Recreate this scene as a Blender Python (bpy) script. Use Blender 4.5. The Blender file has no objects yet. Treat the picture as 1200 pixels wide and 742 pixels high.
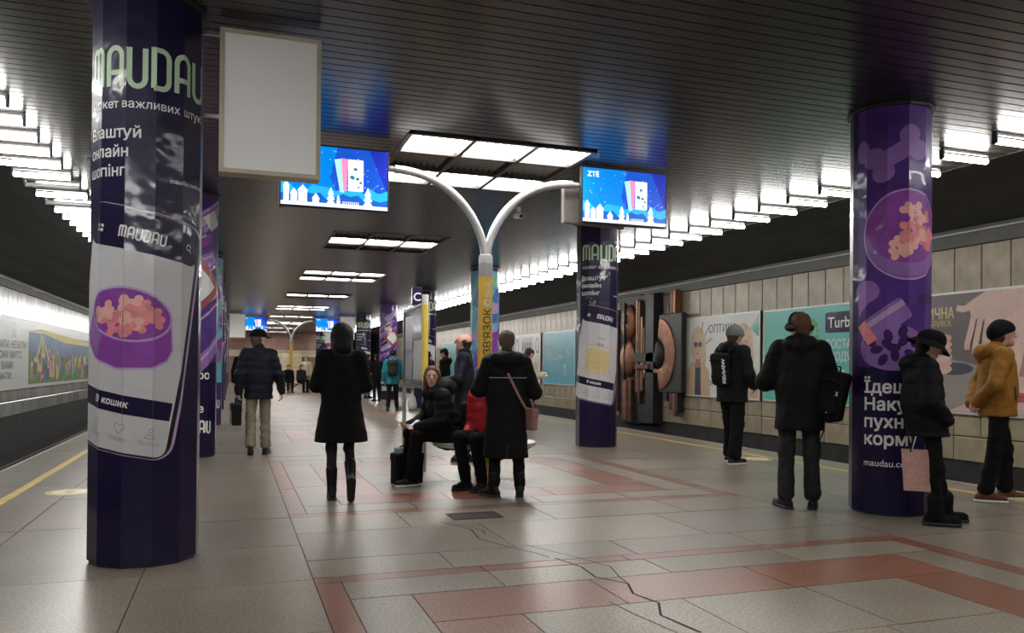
import bpy, bmesh, math, random
import numpy as np
from mathutils import Vector, Matrix, Euler
from mathutils.geometry import tessellate_polygon, delaunay_2d_cdt
random.seed(7)
PI = math.pi
scene = bpy.context.scene
COL = scene.collection

# ------------------------------------------------------------------ camera
FPX, CYPX, CAM_H = 950.0, 424.0, 1.27
yaw, pitch, roll = math.atan(328/950.0), math.radians(.4), math.radians(.5)
fw = Vector((math.sin(yaw)*math.cos(pitch), math.cos(yaw)*math.cos(pitch), math.sin(pitch)))
rt = Vector((math.cos(yaw), -math.sin(yaw), 0)); up = rt.cross(fw)
r2 = rt*math.cos(roll)+up*math.sin(roll); u2 = -rt*math.sin(roll)+up*math.cos(roll)
cd = bpy.data.cameras.new('camera'); cam = bpy.data.objects.new('camera', cd); COL.objects.link(cam)
M = Matrix((r2, u2, -fw)).transposed().to_4x4(); M.translation = Vector((0, 0, CAM_H)); cam.matrix_world = M
cd.sensor_fit = 'HORIZONTAL'; cd.sensor_width = 36; cd.lens = 36*FPX/1200
cd.shift_y = (CYPX-371)/1200; cd.clip_start = .05; cd.clip_end = 200
scene.camera = cam

# ------------------------------------------------------------------ world, light levels, exposure
w = bpy.data.worlds.new('world'); scene.world = w; w.use_nodes = True
w.node_tree.nodes['Background'].inputs[0].default_value = (.6, .65, .75, 1)
w.node_tree.nodes['Background'].inputs[1].default_value = .02
TUBE_EMIT = 24.0        # fluorescent tubes along the platform edges
PANEL_EMIT = 10.0       # lit cells of the ceiling light coffers
SCREEN_EMIT = .45
scene.view_settings.view_transform = 'Standard'; scene.view_settings.look = 'None'
scene.view_settings.gamma = 1; scene.view_settings.use_curve_mapping = False
scene.view_settings.exposure = 1.12

# ------------------------------------------------------------------ layout (metres, y runs along the platform)
CEIL = 3.62
XL, XR = -2.52, 7.88            # platform edges
WL, WR = -5.62, 11.0            # track walls
COLX = (-.535, 5.65); COL_Y0 = 5.85; PITCH = 6.26
YEND = 62.0; YBACK = -7.0
MIDX = 2.68

# ------------------------------------------------------------------ materials
MATS = {}
def mat(name, col, rough=.5, metal=0., var=.08, scale=18., bump=0., emit=0., coat=0., rnd=0., spec=None, stretch=None, wave=0.):
    if name in MATS: return MATS[name]
    m = bpy.data.materials.new(name); MATS[name] = m; m.use_nodes = True
    nt = m.node_tree; b = nt.nodes['Principled BSDF']
    col = tuple(col)+(1,)
    tc = nt.nodes.new('ShaderNodeTexCoord'); no = nt.nodes.new('ShaderNodeTexNoise')
    no.inputs['Scale'].default_value = scale; no.inputs['Detail'].default_value = 4
    src = tc.outputs['Object']
    if stretch:
        mp = nt.nodes.new('ShaderNodeMapping'); mp.inputs['Scale'].default_value = stretch
        nt.links.new(src, mp.inputs[0]); src = mp.outputs[0]
    nt.links.new(src, no.inputs['Vector'])
    mr = nt.nodes.new('ShaderNodeMapRange'); mr.inputs[1].default_value = .25; mr.inputs[2].default_value = .75
    mr.inputs[3].default_value = 1-var; mr.inputs[4].default_value = 1+var
    nt.links.new(no.outputs['Fac'], mr.inputs[0]); fac = mr.outputs[0]
    if rnd:
        oi = nt.nodes.new('ShaderNodeObjectInfo'); ge = nt.nodes.new('ShaderNodeNewGeometry')
        ad = nt.nodes.new('ShaderNodeMath'); ad.operation = 'ADD'
        nt.links.new(oi.outputs['Random'], ad.inputs[0]); nt.links.new(ge.outputs['Random Per Island'], ad.inputs[1])
        fr = nt.nodes.new('ShaderNodeMath'); fr.operation = 'FRACT'; nt.links.new(ad.outputs[0], fr.inputs[0])
        m2 = nt.nodes.new('ShaderNodeMapRange'); m2.inputs[3].default_value = 1-rnd; m2.inputs[4].default_value = 1+rnd
        nt.links.new(fr.outputs[0], m2.inputs[0])
        mu = nt.nodes.new('ShaderNodeMath'); mu.operation = 'MULTIPLY'
        nt.links.new(fac, mu.inputs[0]); nt.links.new(m2.outputs[0], mu.inputs[1]); fac = mu.outputs[0]
    vm = nt.nodes.new('ShaderNodeVectorMath'); vm.operation = 'SCALE'; vm.inputs[0].default_value = col[:3]
    nt.links.new(fac, vm.inputs['Scale'])
    nt.links.new(vm.outputs[0], b.inputs['Base Color'])
    b.inputs['Roughness'].default_value = rough; b.inputs['Metallic'].default_value = metal
    if coat: b.inputs['Coat Weight'].default_value = coat; b.inputs['Coat Roughness'].default_value = .08
    if spec is not None: b.inputs['Specular IOR Level'].default_value = spec
    if emit:
        nt.links.new(vm.outputs[0], b.inputs['Emission Color']); b.inputs['Emission Strength'].default_value = emit
    if wave:
        nw = nt.nodes.new('ShaderNodeTexNoise'); nw.inputs['Scale'].default_value = 3.5; nw.inputs['Detail'].default_value = 2; nt.links.new(tc.outputs['Object'], nw.inputs['Vector'])
        bw = nt.nodes.new('ShaderNodeBump'); bw.inputs['Strength'].default_value = wave; bw.inputs['Distance'].default_value = .05
        nt.links.new(nw.outputs['Fac'], bw.inputs['Height']); nt.links.new(bw.outputs[0], b.inputs['Normal']); nt.links.new(bw.outputs[0], b.inputs['Coat Normal'])
    if bump:
        bp = nt.nodes.new('ShaderNodeBump'); bp.inputs['Strength'].default_value = bump; bp.inputs['Distance'].default_value = .02
        nt.links.new(no.outputs['Fac'], bp.inputs['Height']); nt.links.new(bp.outputs[0], b.inputs['Normal'])
    return m

def granite(name, c1, c2, rough=.3):
    """polished speckled stone"""
    if name in MATS: return MATS[name]
    m = bpy.data.materials.new(name); MATS[name] = m; m.use_nodes = True
    nt = m.node_tree; b = nt.nodes['Principled BSDF']; N = nt.nodes.new; L = nt.links.new
    ge = N('ShaderNodeNewGeometry'); oi = N('ShaderNodeObjectInfo')
    n1 = N('ShaderNodeTexNoise'); n1.inputs['Scale'].default_value = 60; n1.inputs['Detail'].default_value = 3
    n2 = N('ShaderNodeTexNoise'); n2.inputs['Scale'].default_value = 1.3; n2.inputs['Detail'].default_value = 2
    L(ge.outputs['Position'], n1.inputs['Vector']); L(ge.outputs['Position'], n2.inputs['Vector'])
    cr = N('ShaderNodeValToRGB'); cr.color_ramp.elements[0].position = .4; cr.color_ramp.elements[1].position = .62
    cr.color_ramp.elements[0].color = tuple(c1)+(1,); cr.color_ramp.elements[1].color = tuple(c2)+(1,)
    L(n1.outputs['Fac'], cr.inputs[0])
    ad = N('ShaderNodeMath'); ad.operation = 'ADD'; L(oi.outputs['Random'], ad.inputs[0]); L(ge.outputs['Random Per Island'], ad.inputs[1])
    fr = N('ShaderNodeMath'); fr.operation = 'FRACT'; L(ad.outputs[0], fr.inputs[0])
    m2 = N('ShaderNodeMapRange'); m2.inputs[3].default_value = .9; m2.inputs[4].default_value = 1.07; L(fr.outputs[0], m2.inputs[0])
    m3 = N('ShaderNodeMapRange'); m3.inputs[1].default_value = .3; m3.inputs[2].default_value = .7
    m3.inputs[3].default_value = .86; m3.inputs[4].default_value = 1.12; L(n2.outputs['Fac'], m3.inputs[0])
    mu = N('ShaderNodeMath'); mu.operation = 'MULTIPLY'; L(m2.outputs[0], mu.inputs[0]); L(m3.outputs[0], mu.inputs[1])
    vm = N('ShaderNodeVectorMath'); vm.operation = 'SCALE'; L(cr.outputs[0], vm.inputs[0]); L(mu.outputs[0], vm.inputs['Scale'])
    L(vm.outputs[0], b.inputs['Base Color'])
    mr = N('ShaderNodeMapRange'); mr.inputs[1].default_value = .3; mr.inputs[2].default_value = .7
    mr.inputs[3].default_value = rough-.01; mr.inputs[4].default_value = rough+.01; L(n2.outputs['Fac'], mr.inputs[0])
    L(mr.outputs[0], b.inputs['Roughness'])
    return m

# ------------------------------------------------------------------ object helpers
def tag(o, label=None, cat=None, group=None, kind=None):
    if label: o['label'] = label
    if cat: o['category'] = cat
    if group: o['group'] = group
    if kind: o['kind'] = kind
    return o
def empty(name, loc=(0, 0, 0), rz=0.):
    o = bpy.data.objects.new(name, None); COL.objects.link(o); o.location = loc; o.rotation_euler = (0, 0, rz)
    o.empty_display_size = .1
    return o
def link(name, me, parent=None, loc=None):
    o = bpy.data.objects.new(name, me); COL.objects.link(o)
    if parent: o.parent = parent
    if loc is not None: o.location = loc
    return o
def fastmesh(name, V, Fq, mats, smooth=True, fm=None):
    """numpy arrays of verts and equal-sized faces"""
    V = np.asarray(V, np.float32); Fq = np.asarray(Fq, np.int32); k = Fq.shape[1]; n = len(Fq)
    me = bpy.data.meshes.new(name); me.vertices.add(len(V)); me.vertices.foreach_set('co', V.ravel())
    me.loops.add(n*k); me.loops.foreach_set('vertex_index', Fq.ravel())
    me.polygons.add(n); me.polygons.foreach_set('loop_start', np.arange(0, n*k, k, dtype=np.int32))
    try: me.polygons.foreach_set('loop_total', np.full(n, k, np.int32))
    except Exception: pass
    me.polygons.foreach_set('use_smooth', np.full(n, smooth, bool))
    for m in (mats if isinstance(mats, (list, tuple)) else [mats]): me.materials.append(m)
    if fm is not None: me.polygons.foreach_set('material_index', np.asarray(fm, np.int32))
    me.update(calc_edges=True); me.validate()
    return me
def copy_tree(o, parent=None):
    c = o.copy(); COL.objects.link(c); c.parent = parent
    for ch in list(o.children): copy_tree(ch, c)
    return c

class MB:
    def __init__(s): s.v = []; s.f = []; s.m = []; s.cur = 0
    def add(s, vs, fs):
        o = len(s.v); s.v += [tuple(p) for p in vs]
        for f in fs: s.f.append([i+o for i in f]); s.m.append(s.cur)
        return s
    def box(s, x0, x1, y0, y1, z0, z1, mtx=None):
        vs = [Vector((x, y, z)) for x in (x0, x1) for y in (y0, y1) for z in (z0, z1)]
        if mtx: vs = [mtx @ p for p in vs]
        return s.add(vs, [(0, 1, 3, 2), (4, 6, 7, 5), (0, 4, 5, 1), (2, 3, 7, 6), (0, 2, 6, 4), (1, 5, 7, 3)])
    def bbox(s, x0, x1, y0, y1, z0, z1, b=.01, mtx=None):
        """box with chamfered vertical-to-face edges (all 12 edges)"""
        bm = bmesh.new(); bmesh.ops.create_cube(bm, size=1)
        for v in bm.verts: v.co = Vector(((x0+x1)/2+v.co.x*(x1-x0), (y0+y1)/2+v.co.y*(y1-y0), (z0+z1)/2+v.co.z*(z1-z0)))
        bmesh.ops.bevel(bm, geom=list(bm.edges), offset=b, segments=2, affect='EDGES', profile=.5)
        if mtx: bm.transform(mtx)
        bm.verts.index_update()
        s.add([v.co for v in bm.verts], [[v.index for v in f.verts] for f in bm.faces]); bm.free(); return s
    def tube(s, pts, r, n=10, cap=True):
        pts = [Vector(p) for p in pts]; rs = r if isinstance(r, (list, tuple)) else [r]*len(pts)
        vs = []; fs = []; prev = None
        for i, p in enumerate(pts):
            t = (pts[min(i+1, len(pts)-1)]-pts[max(i-1, 0)]).normalized()
            if prev is None:
                a = Vector((0, 0, 1)) if abs(t.z) < .9 else Vector((1, 0, 0)); u = t.cross(a).normalized()
            else: u = (prev-t*prev.dot(t)).normalized()
            prev = u; vv = t.cross(u)
            for k in range(n):
                a = 2*PI*k/n; vs.append(p+(u*math.cos(a)+vv*math.sin(a))*rs[i])
        for i in range(len(pts)-1):
            for k in range(n):
                k2 = (k+1) % n; fs.append((i*n+k, i*n+k2, (i+1)*n+k2, (i+1)*n+k))
        if cap: fs.append(tuple(range(n-1, -1, -1))); fs.append(tuple((len(pts)-1)*n+k for k in range(n)))
        return s.add(vs, fs)
    def lathe(s, prof, c=(0, 0, 0), n=24, a0=0., squash=1.):
        vs = [(c[0]+r*math.cos(a0+2*PI*k/n), c[1]+squash*r*math.sin(a0+2*PI*k/n), c[2]+z) for r, z in prof for k in range(n)]
        fs = [(i*n+k, i*n+(k+1) % n, (i+1)*n+(k+1) % n, (i+1)*n+k) for i in range(len(prof)-1) for k in range(n)]
        fs.append(tuple(range(n-1, -1, -1))); fs.append(tuple((len(prof)-1)*n+k for k in range(n)))
        return s.add(vs, fs)
    def prism(s, poly, z0, z1, mtx=None):
        n = len(poly); vs = [Vector((x, y, z0)) for x, y in poly]+[Vector((x, y, z1)) for x, y in poly]
        if mtx: vs = [mtx @ p for p in vs]
        return s.add(vs, [tuple(range(n-1, -1, -1)), tuple(range(n, 2*n))]+[(i, (i+1) % n, n+(i+1) % n, n+i) for i in range(n)])
    def mesh(s, name, mats, smooth=False):
        me = bpy.data.meshes.new(name); me.from_pydata(s.v, [], s.f)
        for m in (mats if isinstance(mats, (list, tuple)) else [mats]): me.materials.append(m)
        if any(s.m): me.polygons.foreach_set('material_index', s.m)
        if smooth:
            me.polygons.foreach_set('use_smooth', [True]*len(s.f)); me.set_sharp_from_angle(angle=math.radians(40))
        me.update(); return me
    def build(s, name, mats, parent=None, smooth=False, loc=None):
        return link(name, s.mesh(name, mats, smooth), parent, loc)

# ------------------------------------------------------------------ flat print: shapes drawn in metres (u right, v up), laid on a plane or round a column
def text_polys(txt, size, bold=0., align='LEFT', xs=1.):
    cu = bpy.data.curves.new('t', 'FONT'); cu.body = txt; cu.size = size; cu.align_x = align; cu.resolution_u = 3
    cu.fill_mode = 'NONE'
    ob = bpy.data.objects.new('t', cu); me = bpy.data.meshes.new_from_object(ob)
    vv = [Vector((v.co.x*xs/size, v.co.y/size)) for v in me.vertices]; ee = [tuple(q.vertices) for q in me.edges]
    r = delaunay_2d_cdt(vv, ee, [], 0, 1e-6); V = [(q.x*size, q.y*size) for q in r[0]]
    A = np.array([vv[a] for a, b in ee]); B = np.array([vv[b] for a, b in ee]); Fs = []
    for f in r[2]:                             # keep triangles inside the glyph outlines (even-odd)
        cx = sum(r[0][i].x for i in f)/len(f); cy = sum(r[0][i].y for i in f)/len(f)
        m = (A[:, 1] > cy) != (B[:, 1] > cy); a, b = A[m], B[m]
        if (np.sum(a[:, 0]+(cy-a[:, 1])/(b[:, 1]-a[:, 1])*(b[:, 0]-a[:, 0]) > cx) % 2) == 1: Fs.append(list(f))
    bpy.data.objects.remove(ob); bpy.data.curves.remove(cu); bpy.data.meshes.remove(me)
    return V, Fs
JOINED = {'logo_lettering', 'phone_logo_print', 'treat_print', 'snowflake', 'ball_hole_print', 'crowd_print', 'crowd_head_print', 'fence', 'house', 'phone_icon_print', 'menu_icon_print', 'bone_print', 'handset_print', 'rucksack_mark', 'pole_brand', 'arrow', 'sunglasses_print'}
class Dec:
    def __init__(s): s.items = []
    def raw(s, name, m, layer, V, Fs, T=None):
        if T: V = [T(p) for p in V]
        s.items.append((name, m, layer+.018*(len(s.items) % 45), V, Fs)); return s
    def poly(s, name, m, layer, pts, T=None): return s.raw(name, m, layer, list(pts), [list(range(len(pts)))], T)
    def ell(s, name, m, layer, cx, cy, rx, ry, rot=0., n=24, T=None, a0=0., a1=2*PI):
        c, q = math.cos(rot), math.sin(rot); P = []
        full = abs(a1-a0-2*PI) < 1e-6
        for k in range(n+(0 if full else 1)):
            a = a0+(a1-a0)*k/n; x, y = rx*math.cos(a), ry*math.sin(a); P.append((cx+x*c-y*q, cy+x*q+y*c))
        return s.poly(name, m, layer, P, T)
    def rect(s, name, m, layer, x0, y0, x1, y1, r=0., T=None):
        if not r: return s.poly(name, m, layer, [(x0, y0), (x1, y0), (x1, y1), (x0, y1)], T)
        P = []
        for cx, cy, a in ((x1-r, y0+r, -PI/2), (x1-r, y1-r, 0), (x0+r, y1-r, PI/2), (x0+r, y0+r, PI)):
            for k in range(6): P.append((cx+r*math.cos(a+PI/2*k/5), cy+r*math.sin(a+PI/2*k/5)))
        return s.poly(name, m, layer, P, T)
    def stroke(s, name, m, layer, pts, wd, T=None, closed=False):
        pts = [Vector(p) for p in pts]; n = len(pts); V = []; Fs = []
        for i, p in enumerate(pts):
            a = pts[(i-1) % n] if closed else pts[max(i-1, 0)]; b = pts[(i+1) % n] if closed else pts[min(i+1, n-1)]
            d1 = (p-a).normalized() if (p-a).length else (b-p).normalized(); d2 = (b-p).normalized() if (b-p).length else d1
            t = (d1+d2).normalized(); nn = Vector((-t.y, t.x)); k = wd/2/max(.4, nn.dot(Vector((-d1.y, d1.x))))
            V += [tuple(p+nn*k), tuple(p-nn*k)]
        for i in range(n if closed else n-1):
            j = (i+1) % n; Fs.append([2*i, 2*i+1, 2*j+1, 2*j])
        return s.raw(name, m, layer, V, Fs, T)
    def text(s, name, m, layer, x, y, txt, size, bold=.012, align='LEFT', xs=1., T=None):
        V, Fs = text_polys(txt, size, bold, align, xs); q = bold*size*1.2
        for k, (dx, dy) in enumerate(((q, q), (-q, q), (q, -q), (-q, -q)) if bold else ((0, 0),)):   # heavier weight: shifted copies, each a hair above the last
            s.raw(name, m, layer+.14*k, [(x+a+dx, y+b+dy) for a, b in V], Fs, T)
        return s
    def groups(s):
        g = {}
        for q, (name, m, layer, V, Fs) in enumerate(s.items):      # lettering and tiny repeats stay one part, other shapes are parts of their own
            join = 'letter' in name or name in JOINED
            g.setdefault((name, m.name if join else q), []).append((m, layer, V, Fs))
        return g
    def flat(s, parent, org, U, Vv, eps=.0015):
        org, U, Vv = Vector(org), Vector(U).normalized(), Vector(Vv).normalized(); Nn = U.cross(Vv)
        for (name, _), its in s.groups().items():
            mb = MB()
            for m, layer, V, Fs in its: mb.add([org+U*a+Vv*b+Nn*eps*layer for a, b in V], Fs)
            mb.build(name, its[0][0], parent)
    def column(s, parent, R, n, off, eps=.0006):
        """off = angle of one corner; u=0 faces -y"""
        wd = 2*R*math.sin(PI/n); st = 2*PI/n; u0 = off/st*wd
        corner = lambda i: Vector((R*math.sin(off+i*st), -R*math.cos(off+i*st), 0))
        for (name, _), its in s.groups().items():
            mb = MB()
            for m, layer, V, Fs in its:
                VV = []; FF = []
                for f in Fs:
                    pts = [Vector((V[i][0], V[i][1], 0)) for i in f]
                    tris = [(0, 1, 2)] if len(pts) == 3 else tessellate_polygon([pts])
                    for t3 in tris:
                        tri = [pts[i] for i in t3]
                        lo = math.floor((min(q.x for q in tri)-u0)/wd+1e-7); hi = math.ceil((max(q.x for q in tri)-u0)/wd-1e-7)
                        for i in range(lo, max(hi, lo+1)):
                            poly = tri
                            for bound, sg in ((u0+i*wd, 1), (u0+(i+1)*wd, -1)):
                                out = []
                                for q in range(len(poly)):
                                    A, B = poly[q-1], poly[q]; da, db = sg*(A.x-bound), sg*(B.x-bound)
                                    if (da >= 0) != (db >= 0): out.append(A.lerp(B, da/(da-db)))
                                    if db >= 0: out.append(B)
                                poly = out
                                if len(poly) < 3: break
                            if len(poly) < 3: continue
                            a, b = corner(i), corner(i+1); nn = Vector(((a+b).x, (a+b).y, 0)).normalized(); ff = []
                            for q in poly:
                                p = a.lerp(b, (q.x-u0)/wd-i)+nn*eps*layer; ff.append(len(VV)); VV.append((p.x, p.y, q.y))
                            FF.append(ff)
                mb.add(VV, FF)
            mb.build(name, its[0][0], parent)
def aff(cx, cy, rot=0., sc=1., shear=0.):
    c, q = math.cos(rot), math.sin(rot)
    return lambda p: (cx+sc*((p[0]+shear*p[1])*c-p[1]*q), cy+sc*((p[0]+shear*p[1])*q+p[1]*c))

# rounded geometric logo letters as strokes on a 0..1 box
def arc(cx, cy, r, a0, a1, n=6): return [(cx+r*math.cos(math.radians(a0+(a1-a0)*k/n)), cy+r*math.sin(math.radians(a0+(a1-a0)*k/n))) for k in range(n+1)]
LOGO = {'M': ([[(0, 0)]+arc(.14, .86, .14, 180, 0)+[(.28, .05)], [(.28, .6)]+arc(.42, .86, .14, 180, 0)+[(.56, 0)]], .56),
        'A': ([[(0, 0)]+arc(.22, .78, .22, 180, 0, 8)+[(.44, 0)], [(0, .36), (.44, .36)]], .44),
        'U': ([[(0, 1)]+arc(.22, .22, .22, 180, 360, 8)+[(.44, 1)]], .44),
        'D': ([[(0, 0), (0, 1)]+arc(.22, .78, .22, 90, 0)+arc(.22, .22, .22, 0, -90)+[(0, 0)]], .44)}
def logo(d, name, m, layer, cx, cy, width, height, T=None, wd=.15, gap=.24):
    tot = sum(LOGO[c][1] for c in 'MAUDAU')+gap*5; x = -tot/2; sx = width/tot; sy = height
    for c in 'MAUDAU':
        for st in LOGO[c][0]: d.stroke(name, m, layer, [(cx+(x+a)*sx, cy+(b-.5)*sy) for a, b in st], wd*min(sx, sy), T)
        x += LOGO[c][1]+gap
# =================================================================== SETTING
G1 = granite('granite_grey', (.165, .138, .105), (.285, .245, .192), .33)
G2 = granite('granite_grey_dark', (.148, .125, .097), (.25, .217, .172), .34)
RED = granite('granite_red', (.15, .060, .037), (.265, .115, .074), .3)
RED2 = granite('granite_pink', (.165, .083, .055), (.28, .15, .10), .3)
JOINT = mat('joint_dark', (.045, .042, .038), .8)
CONC = mat('concrete_dark', (.035, .033, .032), .85, var=.3, scale=3)
BLACK = mat('black_plastic', (.012, .012, .013), .45)
STEEL = mat('brushed_steel', (.55, .55, .56), .32, .9, var=.05)
GREYM = mat('grey_metal', (.42, .43, .44), .38, .7, var=.05)
WHITEP = mat('white_paint', (.78, .78, .76), .4)

# ---- platform floor with its slabs
fb = MB(); fb.box(XL, XR, YBACK, YEND, -1.25, -.006)
floor = tag(fb.build('floor', JOINT), 'polished grey and red granite platform floor', kind='structure')
slabs = []
def slab(x0, x1, y0, y1, m): slabs.append((x0, x1, y0, y1, m))
def row(x0, x1, y0, y1, n, ms, jit=.15, axis='x'):
    a, b = (x0, x1) if axis == 'x' else (y0, y1)
    cuts = [a]+[a+(b-a)*(k+random.uniform(-jit, jit))/n for k in range(1, n)]+[b]
    for k in range(n):
        m = random.choice(ms)
        if axis == 'x': slab(cuts[k], cuts[k+1], y0, y1, m)
        else: slab(x0, x1, cuts[k], cuts[k+1], m)
def ring(x0, x1, y0, y1, wx, wy, nx, ny, ms):
    row(x0, x1, y0, y0+wy, nx, ms); row(x0, x1, y1-wy, y1, nx, ms)
    row(x0, x0+wx, y0+wy, y1-wy, ny, ms, axis='y'); row(x1-wx, x1, y0+wy, y1-wy, ny, ms, axis='y')
GG = [G1, G1, G2]; RR = [RED, RED, RED, RED2]
FX0, FX1, FP = .47, 4.84, 6.28
for k in range(-2, 9):
    y0 = 7.0+FP*k; y1 = y0+4.25
    if y1+2.1 < YBACK or y0 > YEND-1: continue
    ring(FX0, FX1, y0, y1, .15, .14, 4, 3, RR)
    ring(FX0+.15, FX1-.15, y0+.14, y1-.14, .34, .37, 4, 3, GG)
    ring(FX0+.49, FX1-.49, y0+.51, y1-.51, .47, .52, 3, 2, RR)
    for j in range(3):
        yy0 = y0+1.03+j*(y1-y0-2.06)/3; row(FX0+.96, FX1-.96, yy0, yy0+(y1-y0-2.06)/3, 3, GG)
    yy = y1
    for hgt, n in ((.45, 4), (.9, 3), (FP-4.25-1.35, 4)): row(FX0, FX1, yy, yy+hgt, n, GG, .25); yy += hgt
    for x0, x1, sp in ((XL, -1.51, 1.26), (-1.51, -.5, 1.57), (-.5, FX0, 1.05), (FX1, 5.85, 1.05), (5.85, 6.86, 1.57), (6.86, XR, 1.26)):
        n = round(FP/sp); row(x0, x1, y0, y0+FP, n, GG, .1, 'y')
slabs = [(a, b, max(c, YBACK), min(d, YEND), m) for a, b, c, d, m in slabs if d > YBACK+.05 and c < YEND-.05]
def slab_key(t):
    x, y = (t[0]+t[1])/2, (t[2]+t[3])/2
    vis = y > 2.6 and -2.0 < (x-y*.345) and x < 1.18*y+.6 and x > -.36*y-.6
    return (0 if vis else 1, y)
slabs.sort(key=slab_key)
def slab_box(mb, t, g=.0035):
    x0, x1, y0, y1, m = t; z = random.uniform(-.0012, 0)
    mb.add([(x0+g, y0+g, -.02), (x1-g, y0+g, -.02), (x1-g, y1-g, -.02), (x0+g, y1-g, -.02),
            (x0+g, y0+g, z), (x1-g, y0+g, z), (x1-g, y1-g, z), (x0+g, y1-g, z)],
           [(4, 5, 6, 7), (0, 1, 5, 4), (1, 2, 6, 5), (2, 3, 7, 6), (3, 0, 4, 7)])
for t in slabs[:300]:
    mb = MB(); slab_box(mb, t); mb.build('floor_slab', t[4], floor)
fm = [G1, G2, RED, RED2]; mb = MB()
for t in slabs[300:]: mb.cur = fm.index(t[4]); slab_box(mb, t)
tag(mb.build('floor_slab_field', fm, floor), kind='stuff')
# cracks
CR = mat('crack_dark', (.02, .018, .016), .9)
def crack(pts, wd=.009):
    d = Dec(); d.stroke('crack', CR, 1, pts, wd); d.flat(floor, (0, 0, .0006), (1, 0, 0), (0, 1, 0), .0004)
crack([(1.62, 6.45), (1.78, 6.1), (1.74, 5.75), (1.85, 5.45), (1.98, 5.2), (2.02, 5.05)], .01)
crack([(2.05, 5.02), (2.12, 4.75), (2.1, 4.5), (2.22, 4.3), (2.15, 4.1), (2.2, 3.9), (2.1, 3.7), (2.15, 3.4)], .014)
crack([(2.0, 5.45), (2.2, 5.0), (2.3, 4.7), (2.24, 4.45), (2.22, 4.3)], .008)
crack([(1.7, 6.4), (1.86, 6.05), (1.83, 5.9)], .007)
crack([(1.95, 4.0), (1.98, 3.75), (2.04, 3.4)], .006)
# yellow safety lines and platform lip
YEL = mat('yellow_line_paint', (.62, .46, .09), .45, var=.2, scale=6)
LIP = mat('pale_lip_stone', (.42, .42, .39), .5, var=.15)
for x in (-1.98, 7.34):
    mb = MB()
    mb.box(x-.045, x+.045, YBACK, YEND, 0, .0015); mb.build('safety_line', YEL, floor)
for x0, x1 in ((XL-.04, XL), (XR, XR+.04)):
    mb = MB(); mb.box(x0, x1, YBACK, YEND, -.14, 0); mb.build('platform_lip', LIP, floor)
# round and square yellow floor stickers
STK = mat('sticker_yellow', (.60, .49, .19), .4, var=.12); STKW = mat('sticker_white', (.70, .68, .58), .4)
def sticker(x, y, r, label):
    e = tag(empty('floor_sticker', (x, y, 0)), label, 'sticker', 'yellow stickers on the floor')
    mb = MB(); mb.lathe([(r, .0012), (r, .002)], n=28); mb.build('disc', STK, e)
    d = Dec(); d.ell('print', STKW, 1, 0, 0, r*.72, r*.72); d.flat(e, (0, 0, .002), (1, 0, 0), (0, 1, 0), .0008)
    d = Dec(); d.rect('arrow', STK, 1, -.03, -.12, .03, .04); d.poly('arrow', STK, 1, [(-.08, .03), (.08, .03), (0, .13)]); d.flat(e, (0, 0, .0032), (1, 0, 0), (0, 1, 0), .0008)
sticker(-1.5, 9.0, .22, 'round yellow floor sticker near the left platform edge')
sticker(7.05, 9.75, .22, 'round yellow floor sticker by the feet of the grey beanie man')
sticker(6.98, 14.6, .22, 'round yellow floor sticker beside the copper relief')
# drain grate
gr = tag(empty('drain_grate', (1.97, 6.65, 0)), 'dark iron drain grate set in the floor before the bench', 'grate')
GRM = mat('grate_iron', (.06, .045, .035), .6, .5)
mb = MB(); mb.box(-.22, .22, -.14, -.125, .0005, .005); mb.box(-.22, .22, .125, .14, .0005, .005); mb.box(-.22, -.205, -.14, .14, .0005, .005); mb.box(.205, .22, -.14, .14, .0005, .005)
mb.build('frame', GRM, gr)
mb = MB(); mb.box(-.205, .205, -.125, .125, .0004, .0012); mb.build('pit', BLACK, gr)
for k in range(17):
    mb = MB(); x = -.192+k*.024; mb.box(x-.005, x+.005, -.125, .125, .0012, .004); mb.build('bar', GRM, gr)

# ---- tracks
TB = mat('track_ballast', (.02, .018, .017), .9, var=.5, scale=25, bump=.4)
RAIL = mat('rail_steel', (.22, .2, .19), .35, .9)
for nm, x0, x1, c in (('left', WL, XL, -4.1), ('right', XR, WR, 9.5)):
    mb = MB(); mb.box(x0, x1, YBACK, YEND+8, -1.4, -1.25); tb = tag(mb.build('track_bed', TB), 'dark %s hand track bed below the platform' % nm, kind='structure')
    for s in (-.76, .76):
        mb = MB(); mb.box(c+s-.07, c+s+.07, YBACK, YEND+8, -1.25, -1.23); mb.box(c+s-.01, c+s+.01, YBACK, YEND+8, -1.23, -1.12); mb.box(c+s-.035, c+s+.035, YBACK, YEND+8, -1.12, -1.08)
        mb.build('rail', RAIL, tb)

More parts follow.
